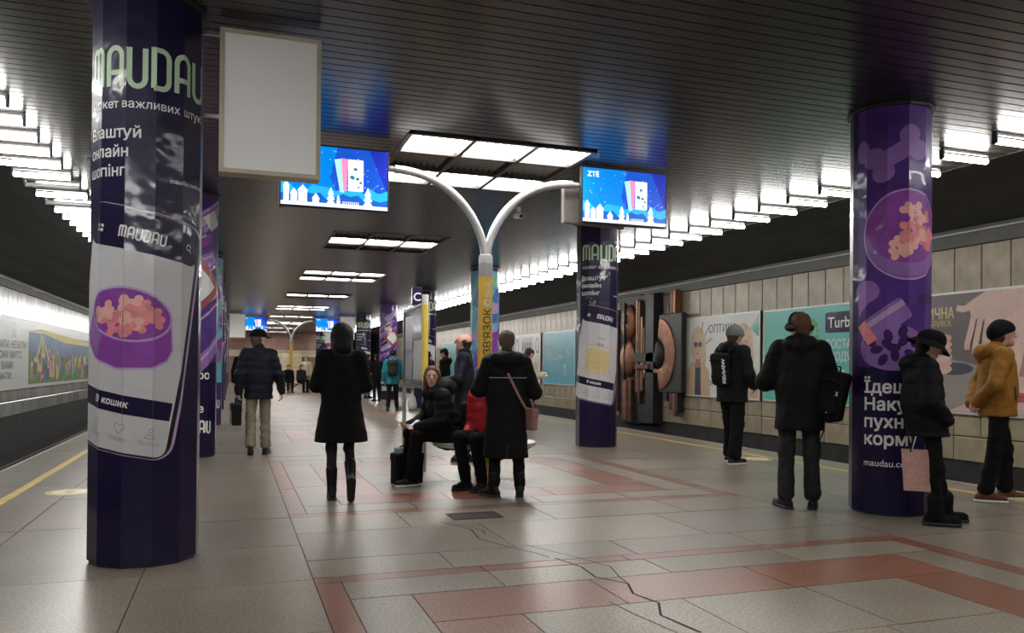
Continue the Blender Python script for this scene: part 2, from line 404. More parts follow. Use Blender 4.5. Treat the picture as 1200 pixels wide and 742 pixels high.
# ---- track walls with their tiles
TILE = mat('wall_tile_beige', (.37, .305, .205), .38, var=.22, scale=3.5, rnd=.14)
TILEL = mat('wall_tile_lit_grey', (.30, .30, .27), .25, var=.15, scale=2.2, rnd=.2)  # left wall copy of the tile, reflected light put into its greyer colour
BAND = mat('wall_plaster_grey', (.17, .17, .165), .7, var=.15, scale=2)
PIPE = mat('pipe_pale', (.8, .8, .8), .4, .3)
ROWS = [(-.15, .24), (.24, 1.24), (1.24, 2.24), (2.24, 3.25)]
def track_wall(nm, X, sgn, tm, vis_from):
    mb = MB(); a, b = sorted((X, X+sgn*.3)); mb.box(a, b, YBACK, YEND+8, -1.3, 3.62)
    wl = tag(mb.build('wall_'+nm, CONC), 'dark concrete track wall faced with stone tiles', kind='structure')
    mb = MB(); a, b = sorted((X, X-sgn*.03)); mb.box(a, b, YBACK, YEND, 3.26, 3.62); mb.build('plaster_band', BAND, wl)
    mb = MB(); mb.tube([(X-sgn*.06, y, 3.47+.006*math.sin(y*.9)) for y in np.arange(YBACK, YEND, .8)], .016, 8); mb.build('pipe', PIPE, wl, True)
    cells = []
    for r, (z0, z1) in enumerate(ROWS):
        wd = .5 if r else 1.0; y = 2.0
        while y < YEND-.01: cells.append((r, y, min(y+wd, YEND), z0, z1)); y += wd
    cells.sort(key=lambda t: (0 if t[1] >= vis_from else 1, t[1], t[0]))
    shared = {}
    def tv(mb, y0, y1, z0, z1):
        g = .008; a, b = X, X-sgn*.025; c = X-sgn*.031
        mb.add([(a, y0+g, z0+g), (a, y1-g, z0+g), (a, y1-g, z1-g), (a, y0+g, z1-g), (b, y0+g, z0+g), (b, y1-g, z0+g), (b, y1-g, z1-g), (b, y0+g, z1-g),
                (c, y0+g+.012, z0+g+.012), (c, y1-g-.012, z0+g+.012), (c, y1-g-.012, z1-g-.012), (c, y0+g+.012, z1-g-.012)],
               [(0, 1, 5, 4), (1, 2, 6, 5), (2, 3, 7, 6), (3, 0, 4, 7), (4, 5, 9, 8), (5, 6, 10, 9), (6, 7, 11, 10), (7, 4, 8, 11), (8, 9, 10, 11)])
    for r, y0, y1, z0, z1 in cells[:300]:
        key = (round(y1-y0, 2), r)
        if key not in shared: mb = MB(); tv(mb, 0, y1-y0, z0, z1); shared[key] = mb.mesh('wall_tile', tm)
        link('wall_tile', shared[key], wl, (random.uniform(0, .002)*-sgn, y0, 0))
    mb = MB()
    for r, y0, y1, z0, z1 in cells[300:]: tv(mb, y0, y1, z0, z1)
    tag(mb.build('wall_tile_field', tm, wl), kind='stuff')
    return wl
wall_r = track_wall('right', WR, 1, TILE, 8.0)
wall_l = track_wall('left', WL, -1, TILEL, 21.0)

# ---- ceiling of dark metal slats
SLAT = mat('ceiling_slat_metal', (.026, .0225, .0215), .26, .0, spec=.4, var=.18, scale=1.3, rnd=.12, stretch=(.4, 3, 1))
mb = MB(); mb.box(XL, XR, YBACK, YEND, CEIL+.16, CEIL+.22); ceil = tag(mb.build('ceiling', CONC), 'dark slatted metal ceiling over the platform', kind='structure')
FIXY = [8.02+6.27*k for k in range(-2, 9)]; FW, FD = 2.02, 2.2
SP = .125
prof = [(-.061, .012), (-.058, .0022), (-.0553, .0), (0, 0), (.0553, .0), (.058, .0022), (.061, .012), (.061, .02), (-.061, .02)]
def slat_part(mb, x0, x1, y):
    n = len(prof); vs = [(x0, y+a, CEIL+b) for a, b in prof]+[(x1, y+a, CEIL+b) for a, b in prof]
    mb.add(vs, [tuple(range(n)), tuple(range(2*n-1, n-1, -1))]+[(i, n+i, n+(i+1) % n, (i+1) % n) for i in range(n)])
far = MB(); y = YBACK+.1
while y < YEND-.1:
    segs = [(XL, XR)]
    for fy in FIXY:
        if fy-.064 < y < fy+FD+.064: segs = [(XL, MIDX-FW/2-.02), (MIDX+FW/2+.02, XR)]
    for a, b in segs:
        if 4.0 < y < 19:
            mb = MB(); slat_part(mb, a, b, y); mb.build('ceiling_slat', SLAT, ceil)
        else: slat_part(far, a, b, y)
    y += SP
tag(far.build('ceiling_slat_field', SLAT, ceil), kind='stuff')
COVE = mat('track_ceiling_plaster', (.045, .044, .043), .75, var=.2, scale=1.5)
for nm, xe, xw, s in (('left', XL, WL, -1), ('right', XR, WR, 1)):
    P = [(xe, CEIL+.2), (xe, CEIL-.01), (xe+s*.03, CEIL-.01), (xe+s*.05, CEIL+.05), (xe+s*.8, CEIL+.16), (xe+s*1.7, CEIL+.2), (xe+s*2.5, CEIL+.12), (xw-s*.1, CEIL-.06), (xw, CEIL-.08), (xw, CEIL+.3)]
    vs = [(x, yy, z) for yy in (YBACK, YEND+8) for x, z in P]; n = len(P); mb = MB()
    mb.add(vs, [tuple(range(n)), tuple(range(n, 2*n))]+[(i, (i+1) % n, n+(i+1) % n, n+i) for i in range(n)])
    tag(mb.build('track_ceiling', COVE), 'dark plaster vault over the %s hand track' % nm, kind='structure')

# ---- ends of the hall
ENDR = granite('end_stone_red', (.16, .075, .055), (.26, .13, .10), .35)
BEI = mat('end_stone_beige', (.46, .37, .25), .4, var=.15, scale=2, rnd=.12)
mb = MB(); mb.box(XL, XR, YEND, YEND+.4, -1.3, 3.9); wb = tag(mb.build('wall_back', CONC), 'far end wall of red and beige stone', kind='structure')
for i in range(8):
    for z0, z1 in ((2.35, 2.98), (2.98, 3.62)):
        x0 = XL+i*1.3; mb = MB(); mb.box(x0+.01, x0+1.29, YEND-.04, YEND, z0+.005, z1-.005); mb.build('stone_panel', ENDR, wb)
for r in range(6):
    z0 = r*.38; n = 7
    for i in range(n):
        x0 = XL+i*10.4/n
        if r < 5 and i in (1, 5): continue
        mb = MB(); mb.box(x0+.01, x0+10.4/n-.01, YEND-.06-.02*(r % 2), YEND, z0+.005, z0+.375); mb.build('stone_course', BEI, wb)
mb = MB(); mb.box(XL, XR, YEND-.2, YEND, 2.28, 2.36); mb.build('ledge', mat('ledge_pale', (.5, .46, .38), .5), wb)
for i in (1, 5):
    x0 = XL+i*10.4/7; mb = MB(); mb.box(x0+.1, x0+1.38, YEND-.03, YEND, 0, 1.88); mb.build('doorway_panel', mat('doorway_brown', (.16, .10, .06), .5), wb)
mb = MB(); mb.box(WL-.3, WR+.3, YBACK-.3, YBACK, -1.4, 4.0); tag(mb.build('wall_front', CONC), 'dark wall closing the hall behind the viewer', kind='structure')
for nm, a, b in (('left', WL-.3, XL), ('right', XR, WR+.3)):
    mb = MB(); mb.box(a, b, YEND+8, YEND+8.3, -1.4, 4); tag(mb.build('tunnel_end', BLACK), 'black tunnel mouth on the %s hand track' % nm, kind='structure')
    mb = MB(); 
    mb.box(*((XL-.2, XL) if nm == 'left' else (XR, XR+.2)), YEND, YEND+8, -1.3, 4.0); tag(mb.build('tunnel_side', CONC), 'dark tunnel side wall on the %s hand track' % nm, kind='structure')

# =================================================================== LIGHT FITTINGS
LAMP = mat('tube_glow', (1, .985, .95), .4, emit=TUBE_EMIT, var=0)
DEAD = mat('tube_unlit', (.30, .31, .31), .3, var=.02)
PANEL = mat('panel_glow', (1, .975, .94), .5, emit=PANEL_EMIT, var=0)
LOUV = mat('louvre_grey', (.33, .32, .31), .4, .5, var=.1)
FRM = mat('fixture_frame', (.10, .09, .085), .5, .3)
def tube_light_proto(lit):
    e = empty('tube_light')
    mb = MB(); mb.bbox(-.31, .31, -.022, .022, .055, .085, .005); mb.build('batten', FRM, e)
    for s in (-1, 1):
        mb = MB(); mb.bbox(s*.315-.012, s*.315+.012, -.03, .03, -.03, .085, .005); mb.build('socket', BLACK, e)
    mb = MB(); mb.tube([(-.30, 0, 0), (.30, 0, 0)], .03, 12); mb.build('tube', LAMP if lit else DEAD, e, True)
    return e
proto = {True: tube_light_proto(True), False: tube_light_proto(False)}; used = set()
def place_tube(x, y, lit, label, group, slope=0.):
    o = proto[lit] if lit not in used else copy_tree(proto[lit]); used.add(lit)
    o.location = (x, y, CEIL-.087); tag(o, label, 'tube light', group)
def px_of(p):            # where a point falls in the photograph, for wording labels only
    v = Vector(p)-Vector((0, 0, CAM_H)); dd = v.dot(fw); return (600+FPX*v.dot(r2)/dd, CYPX-FPX*v.dot(u2)/dd) if dd > .5 else (-999, -999)
NTH = ['first', 'second', 'third', 'fourth', 'fifth', 'sixth', 'seventh', 'eighth', 'ninth', 'tenth', 'eleventh', 'twelfth']
cnt = {'l': 0, 'r': 0, 'L': 0, 'ul': 0}
y = -5.6
while y < YEND-.5:
    yy = y+.53-.24; lit = not (9.5 < y < 9.9); q = px_of((7.36, yy, 3.53))[0]; lab = 'lit fluorescent tube in the distant or unseen stretch above the right platform edge'
    if not lit: lab = 'unlit fluorescent tube in the row above the right platform edge'
    elif 1095 < q < 1215: cnt['r'] += 1; lab = '%s lit tube to the right of the nearest right column, from the frame edge' % NTH[cnt['r']-1]
    elif 300 < q < 995 and cnt['l'] < 12: cnt['l'] += 1; lab = '%s lit tube to the left of the nearest right column, along its platform edge' % NTH[cnt['l']-1]
    place_tube(7.36, yy, lit, lab, 'tubes above the right platform edge'); y += .626
y = -5.7
while y < YEND-.5:
    lit = not (12.6 < y < 13.0 or 11.35 < y < 11.9); q = px_of((-2.19, y, 3.53))[0]; lab = 'lit fluorescent tube in the distant or unseen stretch above the left platform edge'
    if not lit: cnt['ul'] += 1; lab = '%s unlit tube in the row above the left platform edge' % ('nearer' if cnt['ul'] == 1 else 'farther')
    elif -15 < q < 112 and cnt['L'] < 12: cnt['L'] += 1; lab = '%s lit tube in view above the left platform edge, counted from the near end' % NTH[cnt['L']-1]
    place_tube(-2.19, y, lit, lab, 'tubes above the left platform edge'); y += .6

def ceiling_light(y0, kk):
    e = empty('ceiling_light', (MIDX, y0, CEIL))
    xs = [-1.01+k*.69 for k in range(3)]; cw = .64; ys = [(.03, .69), (.76, 1.44), (1.51, 2.17)]
    lit_rows = (0, 2) if kk % 2 == 0 else (1,)
    fr = MB()
    for x in (-1.03, -1.03+.69-.01, -1.03+1.38-.01, 1.01-.01): fr.box(x, x+.05, 0, FD, -.012, .15)
    for yy in (0, .70, 1.45, 2.17): fr.box(-1.03, 1.05, yy, yy+.05, -.008, .15)
    fr.box(-1.03, 1.05, 0, FD, .145, .155)
    fr.build('frame', FRM, e)
    for r, (a, b) in enumerate(ys):
        for x in xs:
            if r in lit_rows:
                mb = MB(); mb.bbox(x+.02, x+cw, a+.02, b, .02, .05, .01); df = mb.build('diffuser', PANEL, e)
                mb = MB()
                for q in range(7): xx = x+.06+q*.09; mb.box(xx-.004, xx+.004, a+.03, b-.01, .004, .018)
                mb.build('louvre', LOUV, df)
            else:
                mb = MB(); pts = []
                n = 8
                for q in range(n):
                    x0 = x+.02+q*(cw-.02)/n; x1 = x0+(cw-.02)/n
                    mb.add([(x0, a, .09), (x1-.02, a, .03), (x1, a, .09), (x0, b, .09), (x1-.02, b, .03), (x1, b, .09)], [(0, 1, 4, 3), (1, 2, 5, 4)])
                mb.build('louvre_panel', LOUV, e)
    return e
ORD = ['nearest', 'second', 'third', 'fourth', 'fifth', 'sixth', 'seventh', 'eighth', 'ninth', 'tenth']
for i, fy in enumerate(FIXY):
    kk = i-2
    if kk < -1 or fy+FD > YEND-.3: continue
    e = ceiling_light(fy, kk)
    where = 'over the viewer' if kk < 0 else '%s along the platform' % ORD[kk]
    tag(e, ('coffered ceiling light with two lit rows, %s' if kk % 2 == 0 else 'coffered ceiling light with one lit middle row, %s') % where, 'ceiling light', 'coffered ceiling lights down the middle')
# =================================================================== COLUMNS WITH WRAPPED ADVERTS
NAVY = mat('wrap_navy', (.0095, .005, .038), .4, var=.06, scale=2, coat=.3, wave=.25, spec=.2)
VIOLET = mat('wrap_violet', (.035, .014, .12), .4, var=.1, scale=2, coat=.3, wave=.25, spec=.2)
PICV = mat('print_violet', (.075, .026, .20), .4, var=.35, scale=3, coat=.3, wave=.25, spec=.2)
LIL = mat('print_lilac', (.27, .14, .42), .4, var=.12, scale=6, wave=.2, spec=.2, coat=.2)
LIL2 = mat('print_light_lilac', (.48, .33, .58), .4, var=.1, scale=6, wave=.2, spec=.2, coat=.2)
PUR = mat('print_purple', (.25, .06, .34), .4, var=.2, scale=5, wave=.2, spec=.2, coat=.2)
DKP = mat('print_deep_purple', (.045, .015, .10), .4, wave=.2, spec=.2, coat=.2)
PINK = mat('print_pink', (.72, .25, .27), .4, var=.2, scale=20, wave=.2, spec=.2, coat=.2)
PINK2 = mat('print_pale_pink', (.80, .42, .38), .4, var=.1, scale=20, wave=.2, spec=.2, coat=.2)
WPR = mat('print_white', (.74, .74, .74), .4, wave=.2, spec=.2, coat=.2, var=.03)
SCRN = mat('print_phone_screen', (.56, .56, .58), .4, wave=.2, spec=.2, coat=.2, var=.03)
MINT = mat('print_mint', (.50, .66, .47), .4, wave=.2, spec=.2, coat=.2, var=.03)
BLK = mat('print_black', (.008, .008, .012), .3, coat=.3)
GOLDP = mat('print_gold', (.62, .45, .16), .3, var=.1, coat=.3)
RUST = mat('print_rust', (.33, .05, .05), .3, coat=.3)
GRYP = mat('print_grey', (.33, .33, .36), .3, coat=.3)
CYAN = mat('print_cyan', (.13, .42, .60), .3, var=.3, scale=3, coat=.3)
GRN = mat('print_green', (.12, .50, .33), .3, var=.3, scale=4, coat=.3)
BLUEP = mat('print_blue', (.07, .16, .45), .3, var=.3, scale=4, coat=.3)
CR_, CN = .338, 12
OFF = math.radians(12)
def bone(d, cx, cy, ln, r, rot, m, layer, name='bone_print'):
    T = aff(cx, cy, rot)
    d.rect(name, m, layer, -ln/2, -r*.6, ln/2, r*.6, T=T)
    for sx in (-1, 1):
        for sy in (-1, 1): d.ell(name, m, layer, sx*ln/2, sy*r*.62, r*.8, r*.72, n=12, T=T)
def bowl(d, T, k=1.):
    d.poly('bowl_edge_print', LIL2, 5, [T((x*k, y*k)) for x, y in [(-.27, .03), (-.31, -.12), (-.29, -.19), (-.2, -.25), (0, -.285), (.2, -.25), (.29, -.19), (.31, -.12), (.27, .03)]])
    d.poly('bowl_print', PUR, 5.6, [T((x*k, y*k)) for x, y in [(-.262, .03), (-.298, -.12), (-.28, -.18), (-.195, -.238), (0, -.272), (.195, -.238), (.28, -.18), (.298, -.12), (.262, .03)]])
    d.poly('bowl_shine_print', LIL, 6.2, [T((x*k, y*k)) for x, y in [(-.258, .0), (-.285, -.12), (-.26, -.17), (-.15, -.225), (-.13, -.1), (-.17, 0)]])
    d.ell('bowl_rim_print', LIL2, 6.8, 0, .035*k, .27*k, .155*k, T=T, n=32); d.ell('bowl_inside_print', PUR, 7.6, 0, .035*k, .255*k, .142*k, T=T, n=32)
    rnd = random.Random(3)
    for i in range(13):
        a = rnd.uniform(0, 6.28); rr = math.sqrt(rnd.uniform(0, .85)); x, y = .185*k*rr*math.cos(a), .02*k+.095*k*rr*math.sin(a)
        p = T((x, y)); bone(d, p[0], p[1], .085*k, .034*k, rnd.uniform(-.6, .6), PINK if i % 3 else PINK2, 8.5+.9*i/2, 'treat_print')
def ad_phone(d, item):
    logo(d, 'logo_lettering', MINT, 2, .017, 3.12, .83, .24, wd=.155)
    d.text('slogan_lettering', WPR, 2, .0, 2.865, 'маркет важливих штук', .075, .006, 'CENTER')
    for i, s in enumerate(('Влаштуй', 'онлайн', 'шопінг')): d.text('offer_lettering', WPR, 2, -.43, 2.68-.12*i, s, .10, .012)
    d.text('web_lettering', WPR, 2, .16, 2.42, 'maudau.com.ua', .045, .01)
    T0 = aff(-.11, 1.48, math.radians(-10.5)); T = lambda p: T0((p[0]*.93, p[1]*.92))
    d.rect('phone_edge_print', LIL2, 1, -.435, -.83, .475, .83, .13, T); d.rect('phone_frame_print', BLK, 2, -.44, -.825, .455, .825, .12, T)
    d.rect('phone_screen_print', SCRN, 3, -.425, -.81, .425, .60, .07, T); d.rect('phone_header_print', NAVY, 4, -.425, .54, .425, .81, .07, T)
    logo(d, 'phone_logo_print', WPR, 5, 0, .655, .30, .075, T, wd=.16)
    d.rect('phone_icon_print', WPR, 5, -.33, .63, -.31, .65, T=T); d.rect('phone_icon_print', WPR, 5, -.30, .63, -.28, .65, T=T); d.rect('phone_icon_print', WPR, 5, -.33, .66, -.31, .68, T=T); d.rect('phone_icon_print', WPR, 5, -.30, .66, -.28, .68, T=T)
    d.stroke('phone_icon_print', WPR, 5, [(.33+.02*math.cos(a*.6), .665+.02*math.sin(a*.6)) for a in range(11)], .006, T)
    d.stroke('phone_icon_print', WPR, 5, [(.345, .65), (.36, .63)], .006, T)
    d.rect('button_print', NAVY, 5, -.41, -.555, .41, -.43, T=T); d.text('button_lettering', WPR, 6, 0, -.51, 'В кошик', .065, .02, 'CENTER', T=T)
    for i, s in enumerate(('Головна', 'Каталог', 'Обране', 'Профіль')):
        x = -.31+.205*i; d.text('menu_lettering', GRYP, 5, x, -.735, s, .035, .004, 'CENTER', T=T)
        if i == 2: d.stroke('menu_icon_print', GRYP, 5, [(x, -.69), (x-.035, -.65), (x-.03, -.625), (x-.012, -.62), (x, -.635), (x+.012, -.62), (x+.03, -.625), (x+.035, -.65)], .006, T, True)
        elif i == 3:
            d.stroke('menu_icon_print', GRYP, 5, [(x+.014*math.cos(a), -.635+.014*math.sin(a)) for a in np.arange(0, 6.2, .6)], .006, T, True); d.stroke('menu_icon_print', GRYP, 5, [(x-.03, -.69), (x-.02, -.665), (x+.02, -.665), (x+.03, -.69)], .006, T, True)
        else: d.stroke('menu_icon_print', GRYP, 5, [(x-.025, -.69), (x+.025, -.69), (x+.025, -.64), (x, -.62), (x-.025, -.64)], .006, T, True)
    if item == 'bowl':
        bowl(d, lambda p: T((p[0]*1.12+.0, p[1]*1.2+.07)), 1.)
    else:
        PERF = mat('print_perfume', (.62, .50, .24), .3, var=.1, coat=.3)
        d.rect('bottle_print', GOLDP, 4, -.24, -.33, .24, .16, .05, T); d.rect('bottle_print', SCRN, 5, -.225, -.315, .225, .145, .04, T); d.rect('perfume_print', PERF, 6, -.20, -.29, .20, .09, .03, T)
        d.rect('bottle_cap_print', GRYP, 4, -.06, .16, .06, .3, T=T); d.rect('bottle_cap_print', SCRN, 5, -.13, .2, .13, .28, T=T)
def ad_pattern(d, lines, url, seed, kind):
    lo, hi = 1.30, CEIL
    d.rect('picture_print', PICV, 1, -.56, lo, .56, hi)
    if kind == 'bowl':
        bone(d, -.20, 3.17, .36, .125, .55, LIL, 2); d.ell('bone_print', LIL, 2, -.5, 3.22, .07, .1)
        T = aff(-.10, 2.46); d.ell('bowl_rim_print', LIL2, 2, 0, 0, .385, .40, n=36, T=T); d.ell('bowl_print', PUR, 3, 0, .0, .372, .385, n=36, T=T)
        d.ell('bowl_lip_print', LIL, 4, 0, -.05, .355, .32, n=36, T=T); d.ell('bowl_inside_print', PUR, 5, 0, .04, .34, .29, n=36, T=T)
        rnd = random.Random(5)
        for i in range(14):
            a = rnd.uniform(0, 6.28); rr = rnd.uniform(.1, .95); p = T((.05+.22*rr*math.cos(a), .0+.21*rr*math.sin(a)))
            bone(d, p[0], p[1], .13, .045, rnd.uniform(0, 3), PINK if i % 3 else PINK2, 6+i % 5, 'treat_print')
        d.ell('bone_print', LIL, 2, -.46, 1.97, .12, .10); d.poly('bone_print', LIL, 2, [(-.54, 1.75), (-.40, 1.9), (-.46, 1.98), (-.56, 1.9)])
        T = aff(-.28, 1.72, .6); d.rect('lipstick_print', LIL, 3, -.26, -.1, .2, .1, .03, T); d.rect('lipstick_print', LIL2, 4, -.2, .02, .2, .07, 0, T); d.rect('lipstick_band_print', PINK, 5, -.26, -.1, -.16, .1, 0, T)
        d.ell('ball_print', LIL, 4, -.22, 1.47, .30, .20, n=32)
        for i in range(12):
            a = i*2.4; rr = .25*math.sqrt(i/12); d.ell('ball_hole_print', DKP, 5, -.22+rr*math.cos(a), 1.47+rr*.62*math.sin(a), .058, .038, a, 10)
        d.rect('shadow_shape_print', DKP, 2, .0, 1.86, .3, 1.94)
    else:
        rnd = random.Random(seed)
        for i in range(9):
            z = 1.42+i*.24; T = aff(rnd.uniform(-.3, .3), z, rnd.uniform(.35, .8)); m = (LIL, PUR, PICV, LIL2, DKP)[i % 5]
            d.rect('tube_print', m, 2+i % 3, -.55, -.09, .35, .09, .06, T)
            d.rect('tube_print', LIL2 if m != LIL2 else LIL, 5, -.5, .02, .3, .05, 0, T)
        T = aff(.12, 2.35, .75); d.rect('frame_print', RUST, 7, -.26, -.26, .26, .26, 0, T); d.rect('card_print', WPR, 8, -.17, -.17, .17, .17, 0, T)
        T = aff(.3, 3.25, .6); d.rect('card_print', WPR, 8, -.11, -.11, .11, .11, 0, T)
        T = aff(-.1, 2.7, .2); d.rect('gold_print', GOLDP, 6, -.12, -.06, .12, .06, 0, T)
    for i, s in enumerate(lines): d.text('offer_lettering', WPR, 2, -.475, 1.075-.152*i, s, .152, .018)
    if url == 'logo': logo(d, 'logo_lettering', WPR, 2, 0, .42, .6, .16, wd=.19)
    else: d.text('web_lettering', WPR, 2, -.475, .43, url, .082, .006)
def ad_cool(d, seed):
    d.rect('picture_print', CYAN, 1, -.85, .9, .85, CEIL-.1); rnd = random.Random(seed)
    for i in range(54):
        T = aff(rnd.uniform(-.7, .7), rnd.uniform(1.1, 3.3), rnd.uniform(0, 3)); m = (LIL, BLUEP, GRN, CYAN, LIL2, PUR)[i % 6]
        if i % 2: d.rect('block_print', m, 2+i % 6, -.2, -.12, .2, .12, .03, T)
        else: d.ell('blob_print', m, 2+i % 6, 0, 0, .18, .12, 0, 16, T)
    logo(d, 'logo_lettering', WPR, 2, 0, .45, .7, .16, wd=.19)
BASEM = mat('column_skirting', (.02, .018, .03), .4)
def column(x, y, ad, label):
    e = tag(empty('column', (x, y, 0)), label, 'column', 'advert-wrapped platform columns')
    mb = MB(); mb.lathe([(CR_, .02), (CR_, CEIL+.02)], n=CN, a0=-PI/2+OFF)
    mb.build('shaft', NAVY if ad[0] != 'cool' else VIOLET, e)
    mb = MB(); mb.lathe([(CR_-.012, 0), (CR_-.012, .02)], n=CN, a0=-PI/2+OFF); mb.build('base', BASEM, e)
    mb = MB(); mb.lathe([(CR_+.03, CEIL-.03), (CR_+.03, CEIL-.004)], n=CN, a0=-PI/2+OFF); mb.build('collar', BLACK, e)
    d = Dec()
    if ad[0] == 'phone': ad_phone(d, ad[1])
    elif ad[0] == 'pattern': ad_pattern(d, *ad[1:])
    else: ad_cool(d, ad[1])
    d.column(e, CR_, CN, OFF)
    return e
B1 = ('pattern', ('Їдеш', 'Накупи', 'пухнастих', 'корму'), 'maudau.com.ua', 1, 'bowl')
B2 = ('pattern', ('Забув про', 'роботу?', 'Подбай', 'про себе'), 'logo', 2, 'tubes')
SIDE = {0: [('phone', 'bowl'), B2, ('cool', 4), ('phone', 'bowl'), B2, ('phone', 'perfume'), ('cool', 8), B2, ('phone', 'bowl')],
        1: [B1, ('phone', 'perfume'), ('cool', 6), ('phone', 'bowl'), B2, ('phone', 'perfume'), ('cool', 7), B1, ('phone', 'bowl')]}
WORDS = {'phone': 'navy column with a printed phone and offer lettering', 'pattern': 'violet column with printed purple goods above white lettering', 'cool': 'blue green column printed with pastel shapes'}
for s in (0, 1):
    for k in range(9):
        ad = SIDE[s][k]; y = COL_Y0+PITCH*k
        column(COLX[s], y, ad, '%s, %s in the %s row' % (WORDS[ad[0]], ORD[k], 'left' if s == 0 else 'right'))

# =================================================================== BLANK LIGHT BOXES ON THE COLUMNS
LBW = mat('lightbox_face', (.86, .85, .85), .35, var=.03, scale=3); LBF = mat('lightbox_frame', (.52, .47, .36), .4, .3, var=.05)
def lightbox(x, y, s, label, w=.67, h=.98, zb=2.575):
    """board standing out from a column towards the platform middle, facing along the hall"""
    e = tag(empty('lightbox_sign', (x, y, zb)), label, 'sign', 'blank white lightbox signs on columns')
    mb = MB(); mb.box(0, w, -.058, .058, 0, h); mb.build('case', LBF, e)
    for f in (-1, 1):
        mb = MB(); mb.box(.03, w-.03, f*.062-.004, f*.062+.004, .03, h-.03); mb.build('face', LBW, e)
        fr = MB(); a, b = f*.066-.008, f*.066+.008
        fr.box(0, w, a, b, 0, .03); fr.box(0, w, a, b, h-.03, h); fr.box(0, .03, a, b, .03, h-.03); fr.box(w-.03, w, a, b, .03, h-.03); fr.build('frame', LBF, e)
    for z in (.39, h-.03):
        mb = MB()
        if s > 0: mb.box(-.16, 0, -.012, .012, z-.012, z+.012)
        else: mb.box(w, w+.16, -.012, .012, z-.012, z+.012)
        mb.build('bracket', STEEL, e)
    mb = MB()
    xx = -.13 if s > 0 else w+.11
    mb.box(xx, xx+.02, -.03, .03, -.3, h+.02); mb.build('mounting_rail', STEEL, e)
    return e
lightbox(-.10, 5.88, 1, 'large blank white lightbox sign on the nearest left column')
for k, s, lab in ((5, 0, 'far blank lightbox sign on the left column row above the capped man'), (5, 1, 'far blank lightbox sign above the dark haired walking woman'), (6, 1, 'farthest blank lightbox sign beside the small right hand screen')):
    lightbox(COLX[s]+(.4 if s == 0 else -.4-.67), COL_Y0+PITCH*k, 1 if s == 0 else -1, lab, h=1.05, zb=2.45)

# =================================================================== PENCIL POLE WITH Y ARMS AND TWO SCREENS, ROUND BENCH
POLEY = mat('pole_yellow', (.72, .46, .06), .4, var=.06); POLEG = mat('pole_grey', (.33, .33, .34), .4, .5)
ARM = mat('arm_pale_grey', (.50, .50, .50), .35, .6, var=.04)
SC = lambda n, c: mat('screen_'+n, c, .3, emit=SCREEN_EMIT, var=.0)
S_BG = SC('blue', (.01, .09, .60)); S_SKY = SC('sky', (.0, .24, .80)); S_MT = SC('mountain', (.02, .45, .88)); S_MT2 = SC('deep', (.01, .12, .55)); S_W = SC('white', (.92, .95, 1.)); S_P = SC('pink', (.92, .30, .55)); S_M = SC('mint', (.45, .85, .85)); S_T = SC('teal', (.03, .22, .30)); S_NV = SC('indigo', (.015, .03, .42))
def screen_art(d, W, H):
    d.rect('picture', S_BG, 1, 0, 0, W, H)
    d.poly('picture_sky', S_SKY, 2, [(0, 0), (.58*W, 0), (.45*W, .5*H), (.52*W, H), (0, H)]); d.poly('picture_night', S_NV, 2, [(.82*W, H), (W, H), (W, .3*H)])
    def ridge(m, l, seed, base, amp):
        r = random.Random(seed); P = [(0, 0)]+[(W*k/14, H*(base+amp*r.random())) for k in range(15)]+[(W, 0)]; d.poly('mountains', m, l, P)
    ridge(S_MT, 3, 2, .22, .16); ridge(S_MT2, 4, 5, .10, .14)
    d.poly('mountains', S_MT, 3, [(.68*W, .1*H), (.83*W, .36*H), (W, .16*H), (W, 0), (.68*W, 0)])
    d.rect('snow', S_W, 5, 0, 0, W, .06*H)
    def tree(cx, s): 
        for k in range(3): d.poly('tree', S_W, 6, [(cx-s*(.5-.1*k), .04*H+s*.5*k), (cx+s*(.5-.1*k), .04*H+s*.5*k), (cx, .04*H+s*(.5*k+.75))])
    tree(.46*W, .17*H); tree(.53*W, .1*H); tree(.81*W, .19*H)
    for x, hh, ww in ((.05, .30, .05), (.12, .18, .06), (.2, .24, .08), (.32, .12, .06)):
        d.rect('house', S_W, 6, (x-ww/2)*W, .04*H, (x+ww/2)*W, hh*H); d.poly('house', S_W, 6, [((x-ww*.65)*W, hh*H), ((x+ww*.65)*W, hh*H), (x*W, (hh+.1)*H)])
    for k in range(9): d.rect('fence', S_W, 6, (.57+.018*k)*W, .04*H, (.578+.018*k)*W, .11*H)
    r = random.Random(9)
    for k in range(60):
        x, yy = r.random()*W, (.35+.63*r.random())*H; q = r.uniform(.002, .006); d.ell('snowflake', S_W, 3, x, yy, q, q, n=6)
    d.poly('handset_mint', S_M, 7, [(.49*W, .80*H), (.555*W, .82*H), (.585*W, .26*H), (.545*W, .26*H)]); d.poly('handset_pink', S_P, 8, [(.555*W, .83*H), (.62*W, .82*H), (.605*W, .29*H), (.575*W, .28*H)])
    d.rect('handset_white', S_W, 9, .62*W, .29*H, .765*W, .82*H, .01)
    for x, yy, q in ((.69, .66, .02), (.66, .52, .025), (.71, .50, .018), (.74, .44, .015), (.72, .36, .012)): d.ell('handset_print', S_T, 10, x*W, yy*H, q*W, q*W*.8, x*9, 8)
    d.text('brand_lettering', S_W, 8, .05*W, .84*H, 'ZTE', .085, .02)
